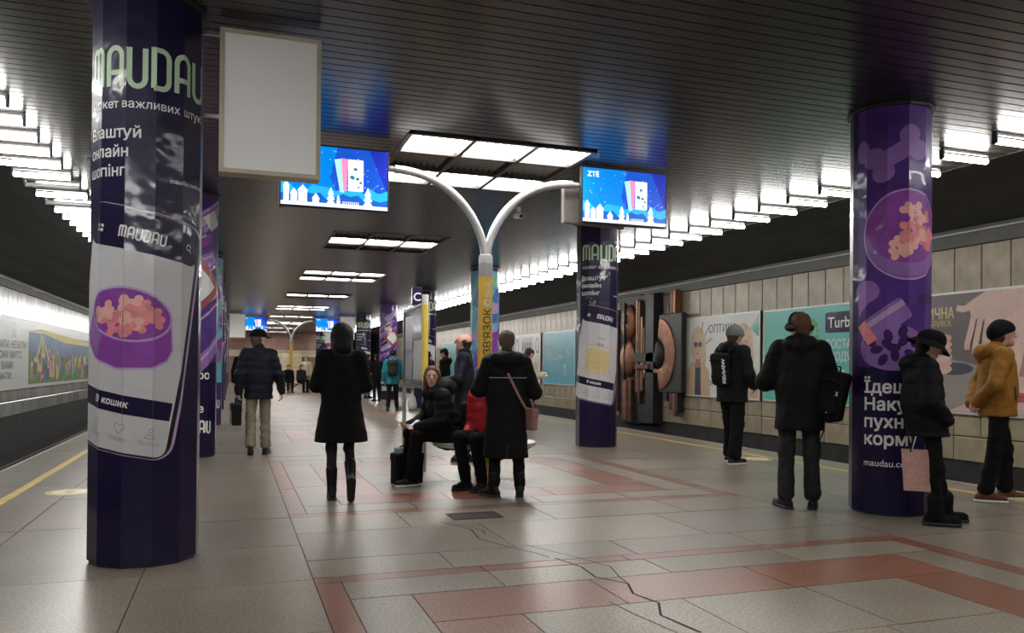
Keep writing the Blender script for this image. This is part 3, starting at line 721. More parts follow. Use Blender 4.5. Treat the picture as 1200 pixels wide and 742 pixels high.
def screen(parent_name, x0, y, zb, label, W=1.115, H=.655, rz=0.):
    e = tag(empty('display_screen', (x0, y, zb), rz), label, 'screen', 'hanging advert screens')
    mb = MB(); mb.bbox(0, W, .0, .07, 0, H, .006); mb.build('housing', BLACK, e)
    d = Dec(); screen_art(d, W-.03, H-.035); d.flat(e, (.015, -.0003, .02), (1, 0, 0), (0, 0, 1), .0006)
    mb = MB(); mb.box(W*.3, W*.7, .07, .12, H*.25, H*.95); mb.build('back_mount', BLACK, e)
    if rz:
        mb = MB(); mb.bbox(-.11, .75, .20, .27, .02, .50, .008, Matrix.Rotation(math.radians(8), 4, 'Z')); mb.build('rear_panel', mat('rear_panel_grey', (.20, .18, .165), .5), e)
    return e
def round_bench(cx, cy, label):
    e = tag(empty('round_bench', (cx, cy, 0)), label, 'bench', 'round benches at the poles')
    SEAT = mat('bench_seat', (.50, .49, .46), .35, var=.06); BR = mat('bench_brace', (.05, .05, .05), .4, .4)
    R = .57; n = 12
    for k in range(n):       # wedge boards round the pole
        a0, a1 = 2*PI*k/n+.008, 2*PI*(k+1)/n-.008; P = [(.115*math.cos(a0), .115*math.sin(a0))]+[(R*math.cos(a0+(a1-a0)*j/4), R*math.sin(a0+(a1-a0)*j/4)) for j in range(5)]+[(.115*math.cos(a1), .115*math.sin(a1))]
        mb = MB(); mb.prism(P, .41, .45); mb.build('seat_board', SEAT, e)
    mb = MB(); mb.lathe([(.5, .385), (.52, .385), (.52, .41), (.5, .41)], n=32); mb.build('seat_rim', BR, e)
    for k in range(4):
        a = PI/4+k*PI/2; mb = MB(); mb.tube([(.09*math.cos(a), .09*math.sin(a), .2), (.48*math.cos(a), .48*math.sin(a), .40)], .016, 8); mb.build('brace', BR, e, True)
    return e
def y_pole(cx, cy, which, text=True):
    e = tag(empty('information_pole', (cx, cy, 0)), '%s yellow pencil shaped pole with two curved pale arms' % which, 'pole', 'yellow pencil poles with screens')
    mb = MB(); mb.lathe([(.105, 0), (.105, .03), (.081, .03), (.081, 2.27)], n=10, a0=-PI/2+math.radians(18)); mb.build('post', POLEY, e)
    mb = MB(); mb.lathe([(.083, 2.27), (.083, 2.42)], n=10); mb.build('band', POLEG, e)
    mb = MB(); mb.lathe([(.083, 2.42), (.081, 2.48), (.075, 2.51), (.055, 2.52)], n=10); mb.build('cap', mat('pole_cap', (.47, .47, .48), .4, .3), e)
    for s in (-1, 1):
        P = []
        for k in range(15):
            t = k/14; P.append((s*(.012+1.02*(t**1.75)), 0, 2.50+.88*math.sin(t*PI/2)**1.05))
        mb = MB(); mb.tube(P, .046, 12); mb.build('arm', ARM, e, True)
        mb = MB(); mb.tube([(s*1.0, 0, 3.378), (s*1.10, 0, 3.378)], .034, 10); mb.tube([(s*1.1, .0, 3.378), (s*1.35, -.03, 3.378)], .03, 8); mb.build('screen_holder', ARM, e, True)
    if text:
        d = Dec(); LB = mat('pole_lettering', (.08, .06, .02), .5)
        R90 = lambda px, pz: (lambda p: (px-p[1], pz+p[0]))
        d.text('pole_lettering', LB, 1, 0, 0, 'МАЄМО ЗВ\'ЯЗОК', .125, .01, T=R90(.045, .87))
        d.ell('pole_logo', WPR, 1, .0, 1.98, .04, .04); d.ell('pole_logo_dot', POLEY, 2, .005, 1.985, .022, .022); d.text('pole_brand', WPR, 1, 0, 0, 'lifecell', .07, .006, T=R90(.025, 2.04))
        d.column(e, .0812, 10, math.radians(18)-PI/10*0, .0008)
    return e
PX, PY = 2.65, 8.6
y_pole(PX, PY, 'near')
screen('l', .43, PY-.10, 2.885, 'left hanging screen showing a snowy blue advert, behind the blank sign')
screen('r', 3.76, PY-.10, 2.935, 'right hanging screen showing a snowy blue phone advert', rz=math.radians(1))
round_bench(PX, PY, 'round pale bench around the near yellow pole')
FYP = PY+PITCH*5
y_pole(PX, FYP, 'far', False)
screen('l', PX-2.23, FYP-.1, 2.885, 'small far left hanging screen with blue advert')
screen('r', PX+1.11, FYP-.1, 2.9, 'small far right hanging screen with blue advert')
round_bench(PX, FYP, 'round bench at the far pole under the seated people')

# =================================================================== INFORMATION STAND
e = tag(empty('information_stand', (2.25, 10.45, 0)), 'tall information board between two steel posts beside the bench', 'stand')
A, B = Vector((.05, .85, 0)), Vector((-.05, -.85, 0))
for p, ym in ((A, False), (B, True)):
    mb = MB(); mb.tube([p, p+Vector((0, 0, 2.08))], .028, 10); mb.build('post', STEEL, e, True)
    if ym:
        mb = MB(); mb.tube([p+Vector((0, 0, 1.1)), p+Vector((0, 0, 2.02))], .04, 12); mb.build('yellow_sleeve', mat('sleeve_yellow', (.80, .62, .10), .4), e, True)
        mb = MB(); mb.tube([p+Vector((0, 0, 2.02)), p+Vector((0, 0, 2.14))], .04, 12); mb.build('white_cap', WHITEP, e, True)
ax = (B-A).normalized(); nrm = ax.cross(Vector((0, 0, 1)))
rot = Matrix((ax, nrm, Vector((0, 0, 1)))).transposed().to_4x4()
mt = Matrix.Translation(Vector((0, 0, 0))) @ rot
mb = MB(); mb.box(-.80, .80, -.012, .012, 1.04, 2.02, mt); mb.build('glass_board', mat('board_glass', (.20, .205, .20), .12, var=.3, scale=3, coat=.6), e)
fr = MB(); fr.box(-.83, .83, -.025, .025, 1.0, 1.04, mt); fr.box(-.83, .83, -.025, .025, 2.02, 2.05, mt); fr.box(-.83, -.80, -.025, .025, 1.04, 2.02, mt); fr.box(.80, .83, -.025, .025, 1.04, 2.02, mt); fr.build('board_frame', mat('board_frame', (.12, .12, .12), .4, .4), e)
for x0, x1, z0, z1, m in ((-.7, -.1, 1.5, 1.95, GRYP), (.05, .7, 1.1, 1.6, SCRN), (-.7, -.1, 1.1, 1.42, GRYP)):
    for s in (-1, 1):
        mb = MB(); mb.box(x0, x1, s*.013-.001, s*.013+.001, z0, z1, mt); mb.build('notice', m, e)
mb = MB(); mb.bbox(-.065, .065, -.16, -.10, 2.06, 2.3, .01, Matrix.Rotation(0, 4, 'Z')); hb = mb.build('header_sign', NAVY, e)
d = Dec(); d.text('header_lettering', WPR, 1, 0, 2.12, 'C', .15, .01, 'CENTER'); d.flat(hb, (0, -.161, 0), (1, 0, 0), (0, 0, 1), .001)

# =================================================================== WALL POSTERS (right wall: u runs from far to near as seen from the platform)
def poster(side, y0, y1, z0, z1, label, bg, group='wall posters'):
    """returns a Dec drawing board with u=0..W left to right as seen"""
    X = WR-.075 if side > 0 else WL+.075
    yl = y1 if side > 0 else y0           # left end as seen from the platform
    e = tag(empty('wall_poster', (X, yl, z0)), label, 'poster', group); W, H = y1-y0, z1-z0
    U = Vector((0, -1, 0)) if side > 0 else Vector((0, 1, 0)); Nn = U.cross(Vector((0, 0, 1)))
    mb = MB(); a, b = sorted((0, side*.035)); c, dd = sorted((0, U.y*W)); mb.box(a, b, c, dd, 0, H); mb.build('backing', WHITEP, e)
    fr = MB(); a, b = sorted((-side*.012, side*.035))
    for p, q, r0, r1 in ((0, W, 0, .035), (0, W, H-.035, H), (0, .035, .035, H-.035), (W-.035, W, .035, H-.035)):
        c, dd = sorted((U.y*p, U.y*q)); fr.box(a, b, c, dd, r0, r1)
    fr.build('frame', mat('poster_frame', (.62, .62, .60), .4, .2), e)
    d = Dec(); d.rect('background_print', bg, 1, .035, .035, W-.035, H-.035)
    return e, d, W, H, U
def done(t): t[1].flat(t[0], (-.0005 if t[4].y < 0 else .0005, 0, 0), t[4], (0, 0, 1), .0012)
SKINP = mat('print_skin', (.70, .48, .37), .4, var=.08); SKIND = mat('print_skin_dark', (.40, .23, .16), .4, var=.1); CAMEL = mat('print_camel', (.60, .43, .27), .4, var=.12); HAIRB = mat('print_blonde', (.64, .50, .33), .4, var=.2, scale=9); LIPS = mat('print_lips', (.55, .10, .10), .4)
DARKP = mat('print_dark', (.06, .06, .075), .4); TEALP = mat('print_teal', (.12, .52, .45), .35, var=.05); GREYP2 = mat('print_pale_grey', (.74, .74, .71), .4, var=.05); BLUT = mat('print_teal_blue', (.10, .42, .52), .35, var=.12, scale=2); BROWNB = mat('print_taupe', (.15, .13, .125), .4, var=.15, scale=.9); BROWNL = mat('print_taupe_light', (.33, .29, .27), .4, var=.2, scale=1)
def lady(d, cx, glass):
    d.ell('hair_print', HAIRB, 2, cx, 1.28, .33, .46); d.ell('hair_print', HAIRB, 2, cx+.1, .95, .26, .45)
    d.poly('coat_print', CAMEL, 3, [(cx-.55, .04), (cx+.55, .04), (cx+.5, .62), (cx+.25, .86), (cx-.25, .86), (cx-.5, .62)])
    d.poly('jumper_print', DARKP, 4, [(cx-.14, .04), (cx+.14, .04), (cx+.12, .82), (cx-.12, .82)]); d.poly('neck_print', SKIND, 4, [(cx-.1, .72), (cx+.1, .72), (cx+.1, 1.05), (cx-.1, 1.05)])
    d.ell('face_print', SKINP, 5, cx, 1.22, .215, .30); d.poly('coat_collar_print', CAMEL, 6, [(cx-.3, .86), (cx-.12, .80), (cx-.2, .45)]); d.poly('coat_collar_print', CAMEL, 6, [(cx+.3, .86), (cx+.12, .80), (cx+.2, .45)])
    d.ell('lips_print', LIPS, 6, cx, 1.07, .06, .018); d.poly('nose_print', SKIND, 6, [(cx-.02, 1.15), (cx+.02, 1.15), (cx, 1.25)])
    if glass == 'sun':
        for s in (-1, 1): d.ell('sunglasses_print', DARKP, 7, cx+s*.095, 1.29, .085, .07)
        d.rect('sunglasses_print', DARKP, 7, cx-.2, 1.31, cx+.2, 1.325)
    else:
        for s in (-1, 1):
            d.ell('eye_print', DARKP, 6, cx+s*.09, 1.285, .03, .015); d.stroke('glasses_print', LIPS, 7, [(cx+s*.095+.08*math.cos(a*.5), 1.28+.06*math.sin(a*.5)) for a in range(13)], .016, closed=True)
t = poster(1, 14.99, 18.05, .585, 2.565, 'optician poster with two blonde women in camel coats and glasses', GREYP2); d, W, H = t[1:4]
lady(d, .55, 'sun'); lady(d, 2.45, 'clear'); d.text('headline_lettering', DARKP, 3, 1.02, 1.56, 'ОПТИКА', .27, .004)
for a in ((.85, 1.5, 1.05, 1.72), (.7, 1.6, .78, 1.85), (.9, 1.3, 1.15, 1.42)): d.stroke('ray_print', DARKP, 3, [(a[0], a[1]), (a[2], a[3])], .025)
d.text('offer_lettering', DARKP, 3, 1.05, .3, 'ЗНИЖКИ', .16, .01); d.poly('leaf_print', GRN, 2, [(2.7, 1.6), (3.0, 1.4), (3.0, 1.9)]); done(t)
t = poster(1, 11.82, 14.87, .59, 2.55, 'teal grocery delivery poster beside the headphone man', TEALP); d, W, H = t[1:4]
d.rect('badge_print', NAVY, 3, 1.93, 1.40, 2.95, 1.80, .05); d.text('badge_lettering', WPR, 4, 2.0, 1.50, 'Turbo', .29, .012, xs=1.05)
for i, s in enumerate(('ДОСТАВКА', 'ПРОДУКТІВ')): d.text('headline_lettering', WPR, 3, 1.93, 1.10-.24*i, s, .24, .012, xs=.82)
d.text('figure_lettering', WPR, 3, 2.2, .10, '15', .82, .03)
r = random.Random(4)
for i in range(30): d.ell('greens_print', GRN if i % 2 else mat('print_leaf', (.10, .30, .06), .4, var=.3), 3+i % 4, 1.45+r.uniform(-.25, .25), 1.42+r.uniform(-.2, .25), .07, .05, r.uniform(0, 3), 10)
for i in range(7): d.ell('radish_print', PINK, 7, 1.2+r.uniform(-.18, .18), 1.62+r.uniform(-.15, .15), .06, .07, 0, 12)
d.rect('bag_print', WPR, 3, .95, .5, 1.75, 1.25, .04); done(t)
t = poster(1, 8.52, 11.58, .59, 2.54, 'taupe beauty poster with a large face behind the orange jacket man', BROWNB); d, W, H = t[1:4]
FACEP = mat('print_face_pale', (.78, .55, .47), .4, var=.06); WRAPP = mat('print_rose_wrap', (.42, .26, .21), .4, var=.12); HANDP = mat('print_hand', (.72, .51, .43), .4, var=.08)
d.poly('glow_print', BROWNL, 2, [(.04, .04), (2.4, .04), (2.2, .75), (1.2, .95), (.04, .7)])
d.text('brand_lettering', GOLDP, 3, .30, 1.53, 'КОСМЕТИЧНА', .25, .012, xs=.74); d.text('brand_lettering', GOLDP, 3, .92, 1.40, 'ФАБРИКА', .14, .006, xs=.95)
d.ell('jar_shadow_print', DARKP, 3, 1.62, .72, .36, .10)
for k in range(6): d.ell('jar_print', HANDP if k % 2 == 0 else PINK2, 4+k*.6, 1.40, .70+.10*k, .19, .075, .1)
d.ell('wrap_print', WRAPP, 3, 2.95, 1.62, .92, .34)
d.poly('shoulder_print', HANDP, 3, [(1.5, .04), (3.02, .04), (3.02, .4), (2.2, .30)])
d.poly('face_print', FACEP, 5, [(2.18, 1.45), (2.4, 1.62), (2.7, 1.70), (3.02, 1.70), (3.02, .04), (2.72, .04), (2.45, .18), (2.27, .45), (2.17, .85), (2.14, 1.2)])
d.ell('eye_white_print', WPR, 6, 2.50, 1.12, .13, .05); d.ell('iris_print', DARKP, 7, 2.52, 1.12, .05, .05); d.stroke('brow_print', WRAPP, 6, [(2.30, 1.24), (2.45, 1.33), (2.68, 1.28)], .05); d.stroke('lash_print', DARKP, 7.5, [(2.37, 1.11), (2.48, 1.18), (2.64, 1.13)], .02)
d.poly('nose_print', WRAPP, 6, [(2.76, .62), (2.84, .60), (2.86, 1.05)]); d.ell('lips_print', LIPS, 6, 2.74, .30, .19, .075); d.stroke('lip_line_print', RUST, 7, [(2.57, .30), (2.74, .315), (2.9, .30)], .016)
d.poly('collar_print', DARKP, 8, [(2.88, .04), (3.02, .04), (3.02, .22)])
d.poly('hand_print', HANDP, 8.5, [(1.86, 1.74), (1.98, 1.50), (2.5, 1.46), (3.02, 1.72), (3.02, 1.915), (2.2, 1.915)])
for k, (x0, x1, y1) in enumerate(((1.95, 1.88, 1.02), (2.08, 2.02, .95), (2.22, 2.20, 1.0), (2.38, 2.40, 1.12))):
    d.stroke('finger_print', HANDP, 9.3+k*.5, [(x0+.06, 1.62), (x0, 1.35), (x1, y1+.1), (x1-.005, y1)], .105); d.ell('nail_print', PINK2, 12, x1, y1+.045, .03, .045)
d.stroke('finger_print', HANDP, 11.5, [(2.0, 1.70), (1.80, 1.66), (1.68, 1.69)], .10); done(t)
t = poster(1, 25.1, 28.12, .66, 2.57, 'teal blue poster with white print on the far right wall', BLUT); d, W, H = t[1:4]
for i, s in enumerate(('Обмінюй', 'до книг 22', 'та дарунки', 'знижками')): d.text('headline_lettering', WPR, 3, .2, 1.40-.17*i, s, .17, .012)
r = random.Random(6)
for i in range(16): d.rect('cube_print', CYAN if i % 2 else WPR, 3+i % 4, 0, 0, .16, .16, .02, aff(1.3+r.uniform(0, 1.2), .2+r.uniform(0, .9), r.uniform(0, 3)))
done(t)
t = poster(1, 28.35, 31.35, .66, 2.57, 'white poster with lilac panel beyond the teal poster', GREYP2); d, W, H = t[1:4]
d.rect('panel_print', GRYP, 3, .9, .9, 2.1, 1.75, .05); d.rect('panel_print', PINK, 4, 1.4, 1.0, 1.9, 1.4, .05)
for x in (.35, 2.65): d.stroke('ring_print', DARKP, 3, [(x+.18*math.cos(a*.5), 1.45+.27*math.sin(a*.5)) for a in range(13)], .05, closed=True)
for i in range(4): d.rect('bar_print', DARKP, 5, 1.0+.26*i, 1.3, 1.14+.26*i, 1.6)
done(t)
t = poster(1, 34.2, 37.2, .66, 2.57, 'faded pink poster far along the right wall', mat('print_faded_pink', (.50, .37, .36), .4, var=.2, scale=2)); d, W, H = t[1:4]
lady(d, 1.5, 'clear'); done(t)
for k, (a, m, lab) in enumerate(((40.5, BLUT, 'blue poster near the end of the right wall'), (46.8, GREYP2, 'pale poster at the end of the right wall'))):
    t = poster(1, a, a+3, .66, 2.57, lab, m); d = t[1]; d.rect('panel_print', WPR, 3, .4, .4, 1.6, 1.5, .05); d.ell('disc_print', PINK if k else GRN, 4, 2.2, 1., .4, .4); done(t)
# left wall: long banner with a crowd scene
t = poster(-1, 19.0, 39.5, .56, 2.52, 'long white banner with a festival crowd picture on the left wall', mat('print_banner_white', (.62, .64, .62), .4, var=.04)); d, W, H = t[1:4]
for i, s in enumerate(('МИ ВИЖИЛИ, НЕ БУЛИ', 'У ВІЛЬНОМУ МИТТІ', 'ПОРУЧ З ВАМИ', 'ПІДТРИМАТИ!')): d.text('headline_lettering', DARKP, 3, 2.9, 1.12-.28*i, s, .26, .01, xs=1.5)
d.rect('emblem_print', GRYP, 3, 5.7, 1.4, 6.2, 1.8)
FESTG = mat('print_foliage', (.12, .22, .06), .5, var=.6, scale=2.5); FESTB = mat('print_dusk_blue', (.10, .18, .33), .5, var=.3, scale=1); YELP = mat('print_yellow', (.62, .52, .10), .5, var=.2)
d.rect('scene_print', FESTB, 2, 7.6, .1, 20.4, 1.62); d.poly('foliage_print', FESTG, 3, [(7.6, .1), (20.4, .1), (20.4, .95), (17, 1.1), (14, .85), (11, 1.05), (9, .9), (7.6, 1.1)])
d.poly('bunting_print', YELP, 4, [(7.6, 1.62), (9.0, 1.75), (20.4, 1.5), (20.4, 1.4), (13, 1.42), (9.0, 1.66)])
for k in range(6): d.poly('tent_print', YELP if k % 2 else FESTB, 4, [(9.3+.0*k, 1.62), (8.0+.45*k, .75), (8.45+.45*k, .72)])
r = random.Random(11); CM = [WPR, PINK, BLUEP, GRN, YELP, DARKP, RUST, SKINP]
for i in range(60):
    x = 8+r.random()*12.2; z = .12+.55*r.random(); m = CM[i % 8]
    d.rect('crowd_print', m, 4+i % 5, x-.16, z, x+.16, z+.38, .1); d.ell('crowd_head_print', SKINP if i % 2 else DARKP, 9, x, z+.45, .11, .10, n=10)
done(t)

# =================================================================== COPPER RELIEF ON THE RIGHT WALL
COP = mat('beaten_copper', (.26, .118, .068), .48, .75, var=.35, scale=6, bump=.25); COPD = mat('dark_copper', (.12, .056, .036), .5, .7, var=.35, scale=6, bump=.2); IRON = mat('blackened_metal', (.030, .030, .031), .5, .5, var=.3, scale=4, bump=.1)
e = tag(empty('metal_relief', (WR-.05, 21.72, -.3)), 'tall copper and black metal relief on the right wall', 'relief')
def rb(name, m, u0, u1, z0, z1, d0, d1, bev=.012):    # u from the far end towards the viewer, depth out of the wall
    mb = MB(); mb.bbox(-d1, -d0, -u1, -u0, z0, z1, bev); return mb.build(name, m, e)
rb('back_panel', IRON, 0.0, 1.35, 0, 3.66, 0, .10); rb('side_post', COPD, -.12, .05, .3, 3.3, .0, .16)
rb('middle_panel', IRON, 1.35, 2.45, .05, 3.62, 0, .16); rb('dark_pillar', IRON, 2.0, 2.45, .1, 3.6, .12, .30)
def disc(name, m, u, z, ru, rz, d0, d1, a0=0, a1=2*PI):
    n = 28; mb = MB(); R = [(1, 0), (.94, .55), (.75, .85), (.4, 1.0), (.02, 1.05)]; vs = []; fs = []
    for q, hgt in R:
        for k in range(n+1): a = a0+(a1-a0)*k/n; vs.append((-(d0+(d1-d0)*hgt), -(u+ru*q*math.cos(a)), z+rz*q*math.sin(a)))
    for i in range(len(R)-1):
        for k in range(n): fs.append((i*(n+1)+k, i*(n+1)+k+1, (i+1)*(n+1)+k+1, (i+1)*(n+1)+k))
    mb.add(vs, fs); return mb.build(name, m, e, True)
disc('upper_shield', COP, .72, 2.9, .44, .52, .08, .26); disc('lower_shield', COP, .72, 1.85, .46, .55, .08, .28)
rb('seam', BLACK, .70, .73, 1.25, 3.45, .2, .30, .004)
rb('buckle', BLACK, .62, .82, 2.85, 3.1, .22, .34)
rb('copper_slab', COP, .48, .72, .08, 1.22, .08, .22); rb('copper_slab', COPD, .74, .98, .05, 1.25, .08, .2)
for u, z0, z1, m in ((1.38, .9, 3.5, COP), (1.52, .6, 3.45, COPD), (1.66, .95, 3.0, COP), (1.80, 1.3, 2.7, COPD)): rb('copper_bar', m, u, u+.10, z0, z1, .1, .27)
rb('cross_bar', IRON, 1.3, 2.7, 1.75, 2.0, .2, .30); rb('cross_bar', COPD, 1.45, 2.2, 1.55, 1.68, .2, .34); rb('cross_bar', COP, 1.9, 2.8, 1.45, 1.56, .2, .30)
rb('square_plate', IRON, 2.66, 3.80, .95, 3.0, .10, .25, .02)
n = 24; mb = MB(); vs = []; fs = []
for k in range(n+1):
    a = -PI/2+PI*k/n
    for q, dd in ((1, .255), (.98, .28), (.5, .32), (.36, .28), (.34, .255)): vs.append((-dd, -(2.72+.78*q*math.cos(a)), 1.95+.95*q*math.sin(a)))
for k in range(n):
    for j in range(4): fs.append((k*5+j, k*5+j+1, (k+1)*5+j+1, (k+1)*5+j))
mb.add(vs, fs); mb.build('half_ring', COP, e, True)
disc('hub', IRON, 2.72, 1.95, .24, .38, .24, .40, -PI/2, PI/2)
for u, z0, z1, m in ((2.95, 3.0, 3.55, COPD), (3.1, 3.0, 3.62, COP), (2.8, 3.0, 3.3, IRON), (2.95, .5, .95, COPD), (3.1, .35, .95, COP), (3.25, .45, .95, IRON), (2.72, .72, .95, IRON)): rb('stub_bar', m, u+.2, u+.33, z0, z1, .05, .22)

# small ceiling camera
e = tag(empty('ceiling_camera', (3.95, 11.2, CEIL)), 'small white dome camera under the ceiling slats', 'camera')
mb = MB(); mb.lathe([(.03, 0), (.03, -.06), (.05, -.07)], n=12); mb.build('mount', WHITEP, e, True)
mb = MB(); mb.tube([(-.02, .08, -.12), (.0, -.12, -.15)], .04, 12); mb.build('housing', WHITEP, e, True)
mb = MB(); mb.tube([(0, -.12, -.15), (0, -.135, -.152)], .03, 12); mb.build('lens', BLACK, e, True)
# =================================================================== PEOPLE: smooth distance-field bodies and clothes
def V3(*a): return np.array(a, np.float32)
def cap(a, b, ra, rb=None, k=.03, op='+', flat=None):
    return dict(t='cap', a=V3(*a), b=V3(*b), ra=ra, rb=ra if rb is None else rb, k=k, op=op, flat=flat)
def ball(c, r, k=.03, op='+', flat=None): return cap(c, c, r, r, k, op, flat)
def rbox(c, half, rad=.01, k=.01, op='+', rot=None):
    return dict(t='box', c=V3(*c), h=V3(*half), r=rad, k=k, op=op, rot=None if rot is None else np.array(rot, np.float32))
def prim_bounds(p):
    if p['t'] == 'cap':
        r = max(p['ra'], p['rb'])*(max(1, p['flat'][1]) if p['flat'] else 1)
        return np.minimum(p['a'], p['b'])-r, np.maximum(p['a'], p['b'])+r
    R = float(np.linalg.norm(p['h']))+p['r']; return p['c']-R, p['c']+R
def prim_dist(p, X, Y, Z):
    if p['t'] == 'cap':
        a, b = p['a'], p['b']; qx, qy, qz = X-a[0], Y-a[1], Z-a[2]; ab = b-a; L = float(ab@ab)
        if p['flat']:
            n, s = p['flat']; n = V3(*n); n = n/np.linalg.norm(n); c = (qx*n[0]+qy*n[1]+qz*n[2]); f = float(ab@n)
            if L > 1e-9:
                t = np.clip((qx*ab[0]+qy*ab[1]+qz*ab[2])/L, 0, 1); c = c-t*f
            c = c*(1/s-1); qx = qx+n[0]*c; qy = qy+n[1]*c; qz = qz+n[2]*c
        if L > 1e-9:
            t = np.clip((qx*ab[0]+qy*ab[1]+qz*ab[2])/L, 0, 1)
            return np.sqrt((qx-t*ab[0])**2+(qy-t*ab[1])**2+(qz-t*ab[2])**2)-(p['ra']+(p['rb']-p['ra'])*t)
        return np.sqrt(qx*qx+qy*qy+qz*qz)-p['ra']
    q = [X-p['c'][0], Y-p['c'][1], Z-p['c'][2]]
    if p['rot'] is not None:
        R = p['rot']; q = [R[0, i]*q[0]+R[1, i]*q[1]+R[2, i]*q[2] for i in range(3)]
    d = [np.abs(q[i])-p['h'][i] for i in range(3)]
    o = np.sqrt(sum(np.maximum(x, 0)**2 for x in d)); i = np.minimum(np.maximum(np.maximum(d[0], d[1]), d[2]), 0)
    return o+i-p['r']
def surface(prims, h, disp=None, cut=None):
    lo = np.min([prim_bounds(p)[0] for p in prims if p['op'] == '+'], 0)-.03-2*h; hi = np.max([prim_bounds(p)[1] for p in prims if p['op'] == '+'], 0)+.03+2*h
    n = np.ceil((hi-lo)/h).astype(int)+1
    ax = [lo[i]+h*np.arange(n[i], dtype=np.float32) for i in range(3)]
    f = np.full(n, .5, np.float32)
    for p in prims:
        a, b = prim_bounds(p); m = p['k']+3*h+.02
        i0 = np.clip(((a-m-lo)/h).astype(int), 0, n-1); i1 = np.clip(((b+m-lo)/h).astype(int)+2, 1, n)
        if np.any(i1 <= i0): continue
        sl = tuple(slice(i0[i], i1[i]) for i in range(3))
        X, Y, Z = np.meshgrid(ax[0][sl[0]], ax[1][sl[1]], ax[2][sl[2]], indexing='ij', sparse=True)
        d = prim_dist(p, X, Y, Z); g = f[sl]; k = max(p['k'], 1e-4)
        if p['op'] == '+':
            hh = np.maximum(k-np.abs(g-d), 0)/k; f[sl] = np.minimum(g, d)-hh*hh*k*.25
        else:
            d = -d; hh = np.maximum(k-np.abs(g-d), 0)/k; f[sl] = np.maximum(g, d)+hh*hh*k*.25
    if disp or cut:
        X, Y, Z = np.meshgrid(*ax, indexing='ij', sparse=True)
        if disp: f = f-disp(X, Y, Z)
        if cut:
            for (nx, ny, nz, dd) in cut: f = np.maximum(f, nx*X+ny*Y+nz*Z-dd)   # keep n.p < d
    f = f.astype(np.float32); f[0] = f[-1] = .5; f[:, 0] = f[:, -1] = .5; f[:, :, 0] = f[:, :, -1] = .5
    s = f < 0; c = np.zeros(tuple(n-1), np.int8)
    cs = [(i, j, k) for i in (0, 1) for j in (0, 1) for k in (0, 1)]
    for i, j, k in cs: c += s[i:n[0]-1+i, j:n[1]-1+j, k:n[2]-1+k]
    act = (c > 0) & (c < 8); I = np.argwhere(act)
    if len(I) == 0: return np.zeros((0, 3)), np.zeros((0, 4), int)
    vals = np.stack([f[I[:, 0]+i, I[:, 1]+j, I[:, 2]+k] for i, j, k in cs], 1)
    acc = np.zeros((len(I), 3), np.float32); cnt = np.zeros(len(I), np.float32); C = np.array(cs, np.float32)
    for e0 in range(8):
        for e1 in range(e0+1, 8):
            if np.abs(C[e0]-C[e1]).sum() != 1: continue
            v0, v1 = vals[:, e0], vals[:, e1]; mk = (v0 < 0) != (v1 < 0)
            t = np.where(mk, v0/np.where(mk, v0-v1, 1), 0)
            acc += np.where(mk[:, None], C[e0]+(C[e1]-C[e0])*t[:, None], 0); cnt += mk
    P = lo+h*(I+acc/cnt[:, None])
    idx = np.full(act.shape, -1, np.int32); idx[act] = np.arange(len(I))
    Q = []
    for axn in range(3):
        sh = [slice(None)]*3; sh2 = [slice(None)]*3; sh[axn] = slice(0, -1); sh2[axn] = slice(1, None)
        a, b = s[tuple(sh)], s[tuple(sh2)]; E = np.argwhere(a != b)
        o = [(axn+1) % 3, (axn+2) % 3]; E = E[(E[:, o[0]] > 0) & (E[:, o[1]] > 0) & (E[:, o[0]] < n[o[0]]-1) & (E[:, o[1]] < n[o[1]]-1)]
        ins = a[tuple(E.T)]
        def cell(du, dv):
            q = E.copy(); q[:, o[0]] += du; q[:, o[1]] += dv; return idx[tuple(q.T)]
        quad = np.stack([cell(-1, -1), cell(0, -1), cell(0, 0), cell(-1, 0)], 1)
        quad[~ins] = quad[~ins][:, ::-1]; Q.append(quad)
    return P, np.concatenate(Q)
def sdf_obj(name, prims, h, m, parent, disp=None, cut=None, label=None):
    P, Q = surface(prims, h, disp, cut)
    o = link(name, fastmesh(name, P, Q, m), parent)
    if label: o['label'] = label
    return o
def rotm(yawd=0, pitchd=0, rolld=0):
    return np.array(Euler((math.radians(pitchd), math.radians(rolld), math.radians(yawd)), 'XYZ').to_matrix(), np.float32)

SKIN = mat('skin', (.55, .34, .26), .5, var=.06, scale=30); SKINR = mat('skin_ruddy', (.50, .28, .22), .5, var=.08, scale=30)
EYE = mat('eye_dark', (.03, .02, .015), .2); WHT = mat('shoe_sole_white', (.62, .62, .60), .5); RUB = mat('sole_black', (.012, .012, .012), .6)
def cloth(n, c, rough=.75, bump=.25, scale=22): return mat('cloth_'+n, c, rough, var=.18, scale=scale, bump=bump, spec=.18)
KBLK = cloth('black_wool', (.005, .0048, .0052), .9); KBLK2 = cloth('black_nylon', (.0042, .0042, .005), .72); KNAVY = cloth('navy_nylon', (.007, .009, .017), .6); KCHAR = cloth('charcoal', (.02, .02, .023), .75)
KRED = cloth('red_nylon', (.48, .025, .035), .45, .35, 30); KOCH = cloth('ochre', (.255, .115, .018), .75, .3); KTAN = cloth('khaki_trousers', (.22, .19, .14), .8, .3); KJEAN = cloth('blue_denim', (.07, .10, .17), .85)
KTEAL = cloth('teal_nylon', (.015, .16, .20), .6); KCREAM = cloth('cream', (.55, .46, .36), .8); KGREY = cloth('grey_knit', (.16, .165, .17), .9, .4, 60); KPINK = cloth('pink_canvas', (.52, .30, .27), .75, .1); KROSE = cloth('rose_leather', (.33, .17, .15), .5, .1)
LEA = cloth('black_leather', (.010, .010, .010), .3, .1); BRL = cloth('brown_leather', (.11, .045, .02), .5, .1)
